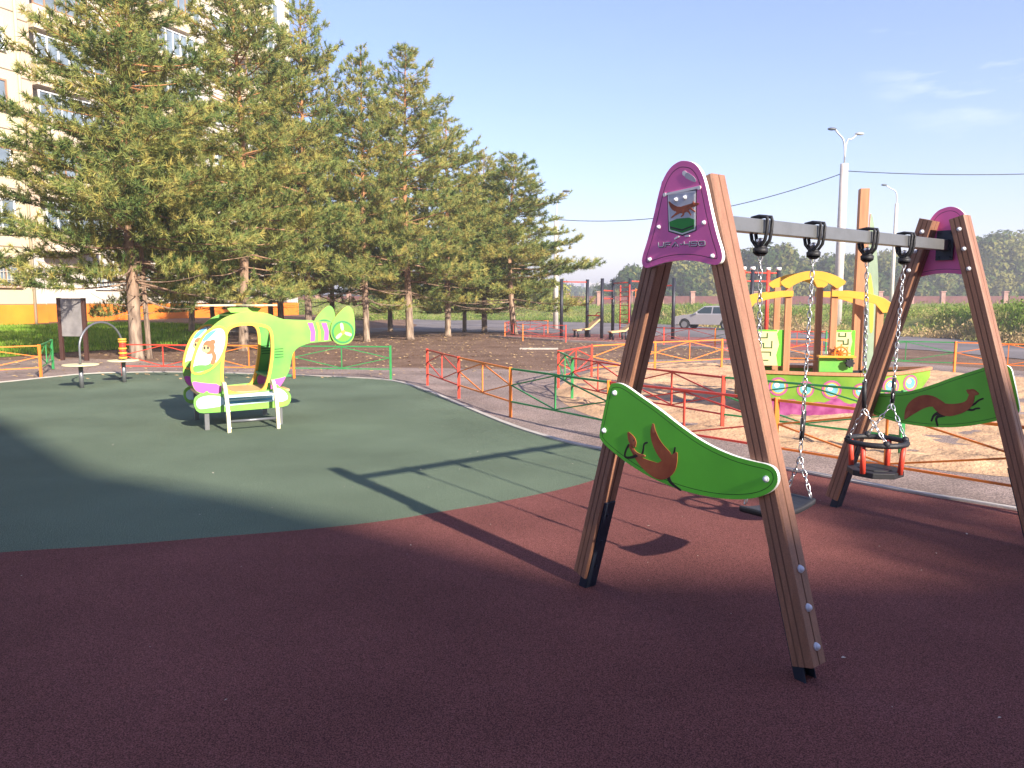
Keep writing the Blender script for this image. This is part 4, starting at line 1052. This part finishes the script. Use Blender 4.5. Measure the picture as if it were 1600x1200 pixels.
blk = thing('apartment_block', 'cream nine storey apartment block with orange base band behind the pines', 'apartment block', BO, BA)
FH = 2.78; NF = 9; Z1 = 1.05
# local x runs along the facade away from the camera, local -y faces the playground
def wallbox(name, x0, x1, y0, y1, z0, z1, m): return MB().box(((x0 + x1) / 2, (y0 + y1) / 2, (z0 + z1) / 2), (x1 - x0, y1 - y0, z1 - z0)).build(name, m, blk)
TOP = Z1 + FH * NF + .6
segs = [(-16, 0, -1.1, M_wall, M_plinthy), (0, 1.1, -.35, M_wallshade, M_plinth), (1.1, 22.5, .9, M_wallw, M_plinth)]
for i, (x0, x1, yf, m, pm_) in enumerate(segs):
    wallbox('wall', x0, x1 - (0 if i == 2 else .0), yf, 12, Z1, Z1 + FH * .98, M_wallw if i else M_wall)
    wallbox('wall', x0, x1, yf, 12, Z1 + FH * .98, TOP, m)
    wallbox('plinth', x0, x1, yf - .03, 12, -1.2, Z1, pm_)
wallbox('roof_parapet', -16.1, 22.6, -1.2, 12.1, TOP, TOP + .5, M_wall)
b = MB()
for f in range(NF + 1):
    z = Z1 + FH * f + .02
    b.box((-8, -1.112, z), (15.9, .02, .05)); b.box((11.8, .888, z), (21.2, .02, .05)); b.box((.55, -.362, z), (1.0, .02, .05))
for x in (-11, -7.5, -4): b.box((x, -1.112, 14), (.04, .02, 24))
b.build('panel_seams', M_seam, blk)
def window(x, y, z, w, h, fm=M_frame, mull=1, grille=False):
    f = MB(); t = .09
    f.box((x, y - .03, z + h - t / 2), (w, .08, t)); f.box((x, y - .03, z + t / 2), (w, .08, t)); f.box((x - w / 2 + t / 2, y - .03, z + h / 2), (t, .08, h - 2 * t)); f.box((x + w / 2 - t / 2, y - .03, z + h / 2), (t, .08, h - 2 * t))
    for k in range(mull): f.box((x - w / 2 + w * (k + 1) / (mull + 1), y - .03, z + h / 2), (.07, .07, h - 2 * t))
    f.box((x, y - .06, z - .03), (w + .12, .16, .04))
    o = f.build('window', fm, blk)
    MB().box((x, y - .012, z + h / 2), (w - .1, .02, h - .1)).build('pane', M_pane, o)
    if grille:
        b = MB()
        for k in range(9): b.bar((x - w / 2 + w * k / 8, y - .1, z), (x - w / 2 + w * k / 8, y - .1, z + h), .025)
        for k in range(5): b.bar((x - w / 2, y - .1, z + h * k / 4), (x + w / 2, y - .1, z + h * k / 4), .025)
        b.build('grille', M_grille, o)
for f in range(NF):
    z = Z1 + FH * f + .85
    for x in (-1.4, -4.2): window(x, -1.1, z, 1.35, 1.45, M_frame if f % 3 else M_brownf, 1, f == 0)
    for x in (5.6, 8.0, 13.0, 15.2, 20.6): window(x, .9, z, 1.3, 1.45, M_frame, 1, f == 0)
    if f % 2 == 1: MB().box((-2.7, -1.28, z - .25), (.8, .34, .55)).build('air_conditioner', M_white, blk, bevel=.02)
    for x0, x1 in ((1.5, 4.6), (9.2, 12.0), (16.5, 19.4)):
        if f == 0: continue
        zz = Z1 + FH * f
        b = MB(); b.box(((x0 + x1) / 2, .35, zz + .06), (x1 - x0, 1.08, .14)); sl_ = b.build('balcony', M_parap, blk)
        b = MB(); b.box(((x0 + x1) / 2, -.17, zz + .62), (x1 - x0, .06, .98)); b.box((x0 + .03, .36, zz + .62), (.06, 1.0, .98)); b.box((x1 - .03, .36, zz + .62), (.06, 1.0, .98)); b.build('parapet', M_parap if f % 2 else M_wall, sl_)
        n = 5; fm = MB()
        for k in range(n + 1): fm.box((x0 + .04 + (x1 - x0 - .08) * k / n, -.17, zz + 1.78), (.07, .07, 1.34))
        fm.box(((x0 + x1) / 2, -.17, zz + 2.47), (x1 - x0, .1, .06)); fm.box(((x0 + x1) / 2, -.17, zz + 1.14), (x1 - x0, .09, .06))
        fm.build('balcony_frame', M_brownf if (f + int(x0)) % 3 == 0 else M_frame, sl_)
        MB().box(((x0 + x1) / 2, -.155, zz + 1.8), (x1 - x0 - .1, .02, 1.3)).build('balcony_glass', M_pane, sl_)
for k, x in enumerate((-.12, 1.22)): MB().cyl((x, -1.2 if k == 0 else .8, -.2), (x, -1.2 if k == 0 else .8, TOP), .07, n=8).build('drain_pipe', M_wall, blk)

# ---- building behind the camera whose roof line shades the foreground
M_wb = mat('brick_beige', (.42, .34, .27), .85, .15, 1, .2, 20)
bb_ = thing('apartment_block', 'beige apartment block behind the viewer that throws its shade over the red rubber', 'apartment block', (12, -22, 0))
fp = [(10.2 - 12, -13.6 + 22), (13.3 - 12, -16.9 + 22), (15.2 - 12, -17.9 + 22), (17.6 - 12, -19.6 + 22), (45 - 12, -20.4 + 22), (45 - 12, -34 + 22), (10 - 12, -34 + 22), (-9 - 12, -13.2 + 22)]
MB().prism(fp, lambda a, z, o: Vector((a, z, o)), 0, 15).build('wall', M_wb, bb_)
MB().prism([(x * .98, y * .98) for x, y in fp], lambda a, z, o: Vector((a, z, o)), 15, 15.2).build('roof', M_seam, bb_)
a_, c_ = Vector((*fp[0], 0)), Vector((*fp[1], 0)); dn = (c_ - a_).normalized(); nn = Vector((dn.y, -dn.x, 0)); nn = nn if nn.y > 0 else -nn
for f in range(5):
    for k in range(6):
        m = a_ + dn * (1.6 + k * 2.7) + nn * .02 + Vector((0, 0, 1.2 + f * 2.8))
        wnd = MB().bar(m, m + Vector((0, 0, 1.4)), 1.3, .08, up=tuple(nn)).build('window', M_frame, bb_)
        MB().bar(m + Vector((0, 0, .1)) + nn * .035, m + Vector((0, 0, 1.3)) + nn * .035, 1.1, .05, up=tuple(nn)).build('pane', M_pane, wnd)

# ================================================================ PINES
M_bark = bpy.data.materials.new('pine_bark'); M_bark.use_nodes = True
def _bark(m, c1, c2, c3):
    n = m.node_tree; b = n.nodes['Principled BSDF']; lk = n.links.new; b.inputs['Roughness'].default_value = .9; b.inputs['Specular IOR Level'].default_value = .092
    t = n.nodes.new('ShaderNodeTexCoord'); sp = n.nodes.new('ShaderNodeSeparateXYZ'); lk(t.outputs['Object'], sp.inputs[0])
    mr = n.nodes.new('ShaderNodeMapRange'); mr.inputs['From Min'].default_value = 1; mr.inputs['From Max'].default_value = 7; lk(sp.outputs['Z'], mr.inputs['Value'])
    nz = n.nodes.new('ShaderNodeTexNoise'); nz.inputs['Scale'].default_value = 9; nz.inputs['Detail'].default_value = 6
    mpp = n.nodes.new('ShaderNodeMapping'); mpp.inputs['Scale'].default_value = (1, 1, .25); lk(t.outputs['Object'], mpp.inputs[0]); lk(mpp.outputs[0], nz.inputs['Vector'])
    r = n.nodes.new('ShaderNodeValToRGB'); r.color_ramp.elements[0].color = (*c1, 1); r.color_ramp.elements[1].color = (*c2, 1); r.color_ramp.elements[0].position = .35; r.color_ramp.elements[1].position = .65; lk(nz.outputs['Fac'], r.inputs[0])
    mx_ = n.nodes.new('ShaderNodeMix'); mx_.data_type = 'RGBA'; mx_.inputs['B'].default_value = (*c3, 1); lk(mr.outputs[0], mx_.inputs['Factor']); lk(r.outputs[0], mx_.inputs['A']); lk(mx_.outputs['Result'], b.inputs['Base Color'])
    bp_ = n.nodes.new('ShaderNodeBump'); bp_.inputs['Strength'].default_value = .9; bp_.inputs['Distance'].default_value = .03; lk(nz.outputs['Fac'], bp_.inputs['Height']); lk(bp_.outputs[0], b.inputs['Normal'])
_bark(M_bark, (.12, .085, .065), (.36, .27, .2), (.4, .19, .09))
M_needle = leafmat('pine_needles', (.12, .19, .06), (.33, .37, .115), (.52, .44, .13), .9, trans=.4, emin=.3, emax=.72)
def make_pine(H, R, z0, seed, dens=1.0, twin=False, dead=True):
    r = np.random.default_rng(seed); rd = random.Random(seed)
    root = thing('pine_tree', 'pine', 'pine tree')
    b = MB(); bx, by = rd.uniform(-.25, .25), rd.uniform(-.25, .25); rad0 = .0125 * H + .02
    def axis(z):
        t = z / H; return Vector((bx * sin(t * 3.2) * .8, by * sin(t * 2.6 + .4) - by * sin(.4), z))
    zs = [0, .15, .5] + list(np.linspace(1.2, H, 14))
    b.tube([axis(z) for z in zs], [max(.012, rad0 * (1 - z / H) ** .8 * (1.35 if z == 0 else 1)) for z in zs], 10)
    tips = []       # (pos, dir, scale)
    z = z0; ph = rd.uniform(0, 6)
    while z < H - .25:
        t = (z - z0) / (H - z0); nb = rd.choice([5, 6, 6, 7]) if t < .85 else 4
        env = R * (1 - t) ** .62 * (.62 + .38 * min(1, t * 4 + .35))
        for k in range(nb):
            a = ph + 2 * pi * k / nb + rd.uniform(-.35, .35)
            Lb = max(.28, env * rd.choice([.55, .8, .9, 1, 1.05, 1.18]) * rd.uniform(.85, 1.08))
            up0 = radians(-6 + 34 * t + rd.uniform(-9, 9)); curve = radians(rd.uniform(14, 34))
            p = axis(z + rd.uniform(-.12, .12)); pts = [p.copy()]; ns = 7; el = up0; az = a; dirs = []
            for i in range(ns):
                el += curve / ns * (1 if i > 1 else -.6); az += rd.uniform(-.08, .08)
                d = Vector((cos(az) * cos(el), sin(az) * cos(el), sin(el))); p = p + d * Lb / ns; pts.append(p.copy()); dirs.append(d)
            rb0 = max(.009, .008 * Lb + .006)
            b.tube(pts, [max(.005, rb0 * (1 - .85 * i / ns)) for i in range(ns + 1)], 5, cap=False)
            if t < .06 and rd.random() < .5 and dead: continue
            m = max(3, int(Lb * 3.6 * dens))
            for j in range(m):
                s = .28 + .72 * (j + rd.random() * .7) / m; i = min(ns - 1, int(s * ns)); q = pts[i].lerp(pts[i + 1], s * ns - i); d = dirs[i]
                for sd_ in (-1, 1):
                    if rd.random() < .15: continue
                    lt = Lb * (.34 - .2 * s) * rd.uniform(.6, 1.25) + .12
                    hd = atan2(d.y, d.x) + sd_ * radians(rd.uniform(35, 70)); e2 = radians(rd.uniform(2, 38))
                    dd_ = Vector((cos(hd) * cos(e2), sin(hd) * cos(e2), sin(e2))); e = q + dd_ * lt
                    b.tube([q, e], [.007, .004], 3, cap=False)
                    nt_ = max(1, int(lt / .15))
                    for u in range(nt_): tips.append((q.lerp(e, (u + 1) / nt_), dd_, rd.uniform(.75, 1.2)))
                    if rd.random() < .55: tips.append((e + Vector((rd.uniform(-.08, .08), rd.uniform(-.08, .08), .08)), Vector((dd_.x, dd_.y, 1)).normalized(), 1))
                if rd.random() < .6: tips.append((q + Vector((0, 0, .05)), (d + Vector((0, 0, .8))).normalized(), .9))
            tips.append((pts[-1], dirs[-1], 1.15)); tips.append((pts[-1] + Vector((0, 0, .08)), Vector((d.x, d.y, .9)).normalized(), 1.0))
        ph += 1.3; z += rd.uniform(.3, .56) * (1.1 - .4 * t)
    for k in range(4): tips.append((axis(H - .12 * k), Vector((0, 0, 1)), 1))
    # a few dead twigs under the crown
    for k in range(9):
        a = rd.uniform(0, 6.28); zz = rd.uniform(z0 * .5, z0 + .4); p = axis(zz); l = rd.uniform(.3, .9)
        b.tube([p, p + Vector((cos(a) * l * .6, sin(a) * l * .6, .05)), p + Vector((cos(a) * l, sin(a) * l, rd.uniform(-.15, .1)))], [.014, .009, .004], 4, cap=False)
    b.build('trunk', M_bark, root, recalc=False)
    n = len(tips); NB = 20
    Pp = np.array([t_[0] for t_ in tips]); D = np.array([t_[1] for t_ in tips]); S = np.array([t_[2] for t_ in tips]) * r.uniform(.7, 1.3, n)
    Pp = np.repeat(Pp, NB, 0); D = np.repeat(D, NB, 0); S = np.repeat(S, NB) * r.uniform(.8, 1.2, n * NB)
    rnd = r.normal(size=(n * NB, 3)); N_ = D * .75 + rnd * .62; N_ /= np.linalg.norm(N_, axis=1, keepdims=True)
    sdv = np.cross(N_, r.normal(size=(n * NB, 3))); sdv /= np.linalg.norm(sdv, axis=1, keepdims=True)
    ln = .155 * S[:, None]; wd = .0115 * S[:, None]; base = Pp - D * r.uniform(0, .12, n * NB)[:, None]
    V = np.stack([base - sdv * wd, base + sdv * wd, base + N_ * ln], 1)
    tint = np.repeat(r.uniform(0, 1, n), NB) * .75 + r.uniform(0, .25, n * NB)
    tri_mesh('crown', V, tint, M_needle, root)
    return root, n
pines = {}
for key, a in dict(A=(12.5, 3.8, 2.1, 11), B=(12.2, 3.6, 2.1, 22), C=(11.0, 3.4, 1.6, 33), D=(11.5, 3.5, 1.7, 44), E=(9.0, 3.3, 1.4, 55, 1.5)).items():
    o, n = make_pine(*a); pines[key] = o; print(key, n)
used = set()
def plant(key, px, py, H, label, rz=0, sxy=None, group='pines beside the playground', P=None, depth=None):
    o = pines[key] if key not in used else copy_tree(pines[key]); used.add(key)
    base = {'A': 12.5, 'B': 12.2, 'C': 11.0, 'D': 11.5, 'E': 9.0}[key]
    p = P if P is not None else g(px, py)
    if depth:
        p = Vector((depth * (px - 800) / FPX, depth, 0)); p.z = T(p.x, p.y)
    o.location = p; o.rotation_euler = (0, 0, rz); k = H / base; o.scale = (sxy or k, sxy or k, k); tag(o, label, 'pine tree', group); return o
plant('A', 214, 563, 12.2, 'large spreading pine at the left with low branches reaching over the information board', .4, .95)
plant('E', 234, 560, 9.5, 'thinner pine trunk pressed against the large left pine', 2.0, .55)
plant('B', 380, 548, 12.3, 'tall pine rising directly behind the rotor of the play helicopter', 1.0, .92)
plant('C', 484, 532, 13.2, 'tall dark pine standing behind the tail boom of the helicopter', 2.2, .95)
plant('D', 573, 534, 11.3, 'straight pine with a bare trunk just right of the helicopter tail fin', .2, .82)
plant('B', 641, 531, 11.9, 'pine with the highest pointed top against the sky, right of the middle of the grove', 2.9, .98)
plant('C', 700, 526, 10.2, 'pine with a pale straight trunk third from the right end of the grove', 4.0, .95)
plant('D', 757, 520, 9.4, 'leaning slim pine second from the right end of the grove', 1.7, .95)
plant('E', 804, 512, 8.6, 'lowest bushy pine at the right end of the grove beside the white lamp post', .9, 1.25, depth=37)
plant('E', 300, 525, 8.6, 'dark shaded pine behind the helicopter rotor close to the apartment block', 5, .95, depth=31)
plant('A', 440, 520, 11.5, 'second row pine in shade behind the helicopter tail', 3.4, .8, depth=33)
plant('C', 520, 520, 10.5, 'second row pine between the helicopter tail and the bare trunked pine', 5.5, .85, depth=38)
plant('E', 726, 517, 8.5, 'small dark trunked pine in the second row right of the pale trunk', 2.5, .9, depth=42)
plant('D', 610, 517, 9.5, 'second row pine whose trunk shows between two pale trunks', 3.9, .85, depth=41)
plant('E', 335, 517, 5.2, 'small bushy pine in shade before the orange base of the block', 2.2, .9, depth=36)
plant('C', 425, 515, 6.0, 'low shaded pine just left of the second row behind the tail boom', 3.1, .95, depth=40)
plant('B', -150, 560, 11, 'pine standing left of the picture with one branch reaching in', 4.2, .9)
plant('A', 0, 0, 10.2, 'pine behind the viewer that dapples the shade', 0, .8, 'pines behind the viewer', P=Vector((13.6, -9.6, 0)))
plant('D', 0, 0, 9.6, 'pine behind the viewer farther right', 2, .8, 'pines behind the viewer', P=Vector((16.8, -9.0, 0)))

# ================================================================ BROADLEAF TREES, FAR WOOD, FENCE, CITY
M_leafW = leafmat('far_foliage', (.035, .065, .018), (.085, .115, .03), (.2, .19, .055), .12, trans=.25, emin=.36, emax=.64)
def crowns(spec, per, size, seed):
    r = np.random.default_rng(seed); out = []; ti = []
    for (x, y, z, H, W) in spec:
        nl = 9
        for l in range(nl):
            hz_ = z + H * (.22 + .7 * r.uniform() ** .8); tt = (hz_ - z) / H; rr = W * (1.05 - .65 * max(0, tt - .3)) * .5
            a = r.uniform(0, 2 * pi); cx = x + cos(a) * rr * .75; cy = y + sin(a) * rr * .75; lr = W * r.uniform(.2, .34)
            n = per; d = r.normal(size=(n, 3)); d /= np.linalg.norm(d, axis=1, keepdims=True); q = r.uniform(.6, 1.08, n)[:, None] * lr
            c = np.array([cx, cy, hz_]) + d * q * np.array([1, 1, .9])
            e1 = r.normal(size=(n, 3)); e1 /= np.linalg.norm(e1, axis=1, keepdims=True); e2 = np.cross(e1, d); s_ = size * r.uniform(.5, 1.3, n)[:, None]
            out.append(np.stack([c - e1 * s_, c + e1 * s_ * .8, c + e2 * s_ * 1.3], 1)); ti.append(np.clip(r.uniform() * .6 + r.uniform(0, .5, n), 0, 1))
    return np.concatenate(out), np.concatenate(ti)
skyl = [(985, 447), (1010, 436), (1040, 425), (1075, 408), (1110, 400), (1150, 396), (1200, 388), (1240, 392), (1280, 402), (1320, 405), (1360, 398), (1400, 402), (1440, 398), (1480, 384), (1520, 372), (1560, 366), (1600, 376), (1650, 380), (1720, 372), (1800, 380)]
spec = []; rs_ = random.Random(3)
for row, Yd in enumerate((150, 165)):
    px_ = 980 + row * 14
    while px_ < 1850:
        Hs = np.interp(px_, [s[0] for s in skyl], [s[1] for s in skyl]); Y = Yd + rs_.uniform(-5, 5)
        zt_ = 1.6 + (HZ - Hs - rs_.uniform(-4, 9)) / FPX * Y; W_ = rs_.uniform(7, 11)
        spec.append(((px_ - 800) / FPX * Y, Y, .6, zt_ - .6 - W_ * .08, W_)); px_ += rs_.uniform(26, 44)
for px_ in range(970, 1860, 34): spec.append(((px_ - 800) / FPX * 146, 146, .2, rs_.uniform(4.5, 7), 8))
V, ti = crowns(spec, 560, .5, 8)
tag(tri_mesh('far_wood', V, ti, M_leafW), label='far wood of green and yellowing trees beyond the brick fence', cat='wood', kind='stuff')
# low bushes seen through and beside the grove, on the field
spec = []
for px_ in range(560, 900, 17):
    Y = rs_.uniform(66, 74); spec.append(((px_ - 800) / FPX * Y, Y + 8, .2, rs_.uniform(2.2, 3.6) * (1 if px_ < 850 else .8), rs_.uniform(3, 4.4)))
V, ti = crowns(spec, 260, .17, 9)
M_bush = leafmat('bush_foliage', (.09, .13, .03), (.19, .22, .05), (.33, .32, .08), .5, trans=.3)
tag(tri_mesh('field_bushes', V, ti, M_bush), label='yellow green thicket growing on the field behind the grove of pines', cat='thicket', kind='stuff')
# brick fence
M_brick = mat('fence_brick', (.13, .05, .045), .85, .2, 2); M_pier = mat('fence_pier', (.34, .19, .15), .85, .2, 2)
fl_ = thing('brick_fence', 'long dark red fence with pale capped piers in front of the far wood', 'fence', (0, 112, 0))
xs_ = np.arange(-70, 118, 4.6)
for x0, x1 in zip(xs_, xs_[1:]):
    MB().box(((x0 + x1) / 2, 0, 1.5), (x1 - x0 - .5, .2, 1.2)).build('panel', M_brick, fl_)
for x in xs_:
    MB().box((x, 0, 1.5), (.6, .6, 2.4)).box((x, 0, 2.76), (.8, .8, .14)).build('pier', M_pier, fl_)
# far town on the horizon
M_town = mat('town_wall', (.55, .5, .48), .9, .15, .05)
rt = random.Random(12)
for k, px_ in enumerate((905, 918, 934, 950, 962, 640, 690)):
    Y = 900 + rt.uniform(-80, 120); H_ = rt.uniform(14, 26); W_ = rt.uniform(9, 22)
    t = thing('distant_building', ['palest', 'lowest', 'widest', 'tallest', 'rightmost', 'half hidden', 'greyest'][k] + ' far tower block on the hazy horizon ' + ['left of the pull up bars', 'between the first two black posts', 'behind the second black post', 'behind the wall ladder', 'beside the swing leg', 'between pine trunks', 'right of a pale pine trunk'][k], 'building', ((px_ - 800) / FPX * Y, Y, 0), rt.uniform(-.3, .3), 'far town on the horizon')
    MB().box((0, 0, H_ / 2 + .5), (W_, 14, H_)).build('wall', M_town, t)
    MB().box((0, 0, H_ + 1.2), (W_ * .3, 6, 2)).build('roof_house', M_town, t)
# low dark tree belt in front of the town
spec = [((px_ - 800) / FPX * 330 + rt.uniform(-3, 3), 330 + rt.uniform(-9, 9), -1, rt.uniform(5, 8.5), rt.uniform(9, 14)) for px_ in range(540, 1010, 11)]
V, ti = crowns(spec, 120, .8, 10)
tag(tri_mesh('tree_belt', V, ti, M_leafW), label='low hazy belt of trees on the horizon left of the far wood', cat='trees', kind='stuff')

# ================================================================ HAZE
hz = MB().box((0, 500, 14.5), (2790, 1990, 33))
M_haze = bpy.data.materials.new('haze'); M_haze.use_nodes = True; n_ = M_haze.node_tree; n_.nodes.clear()
ho = n_.nodes.new('ShaderNodeOutputMaterial'); pv = n_.nodes.new('ShaderNodeVolumePrincipled')
pv.inputs['Color'].default_value = (.92, .92, .95, 1); pv.inputs['Density'].default_value = .0017; pv.inputs['Anisotropy'].default_value = .2
n_.links.new(pv.outputs[0], ho.inputs['Volume'])
tag(hz.build('haze', M_haze), label='thin pale haze in the air towards the far wood', cat='haze', kind='stuff')
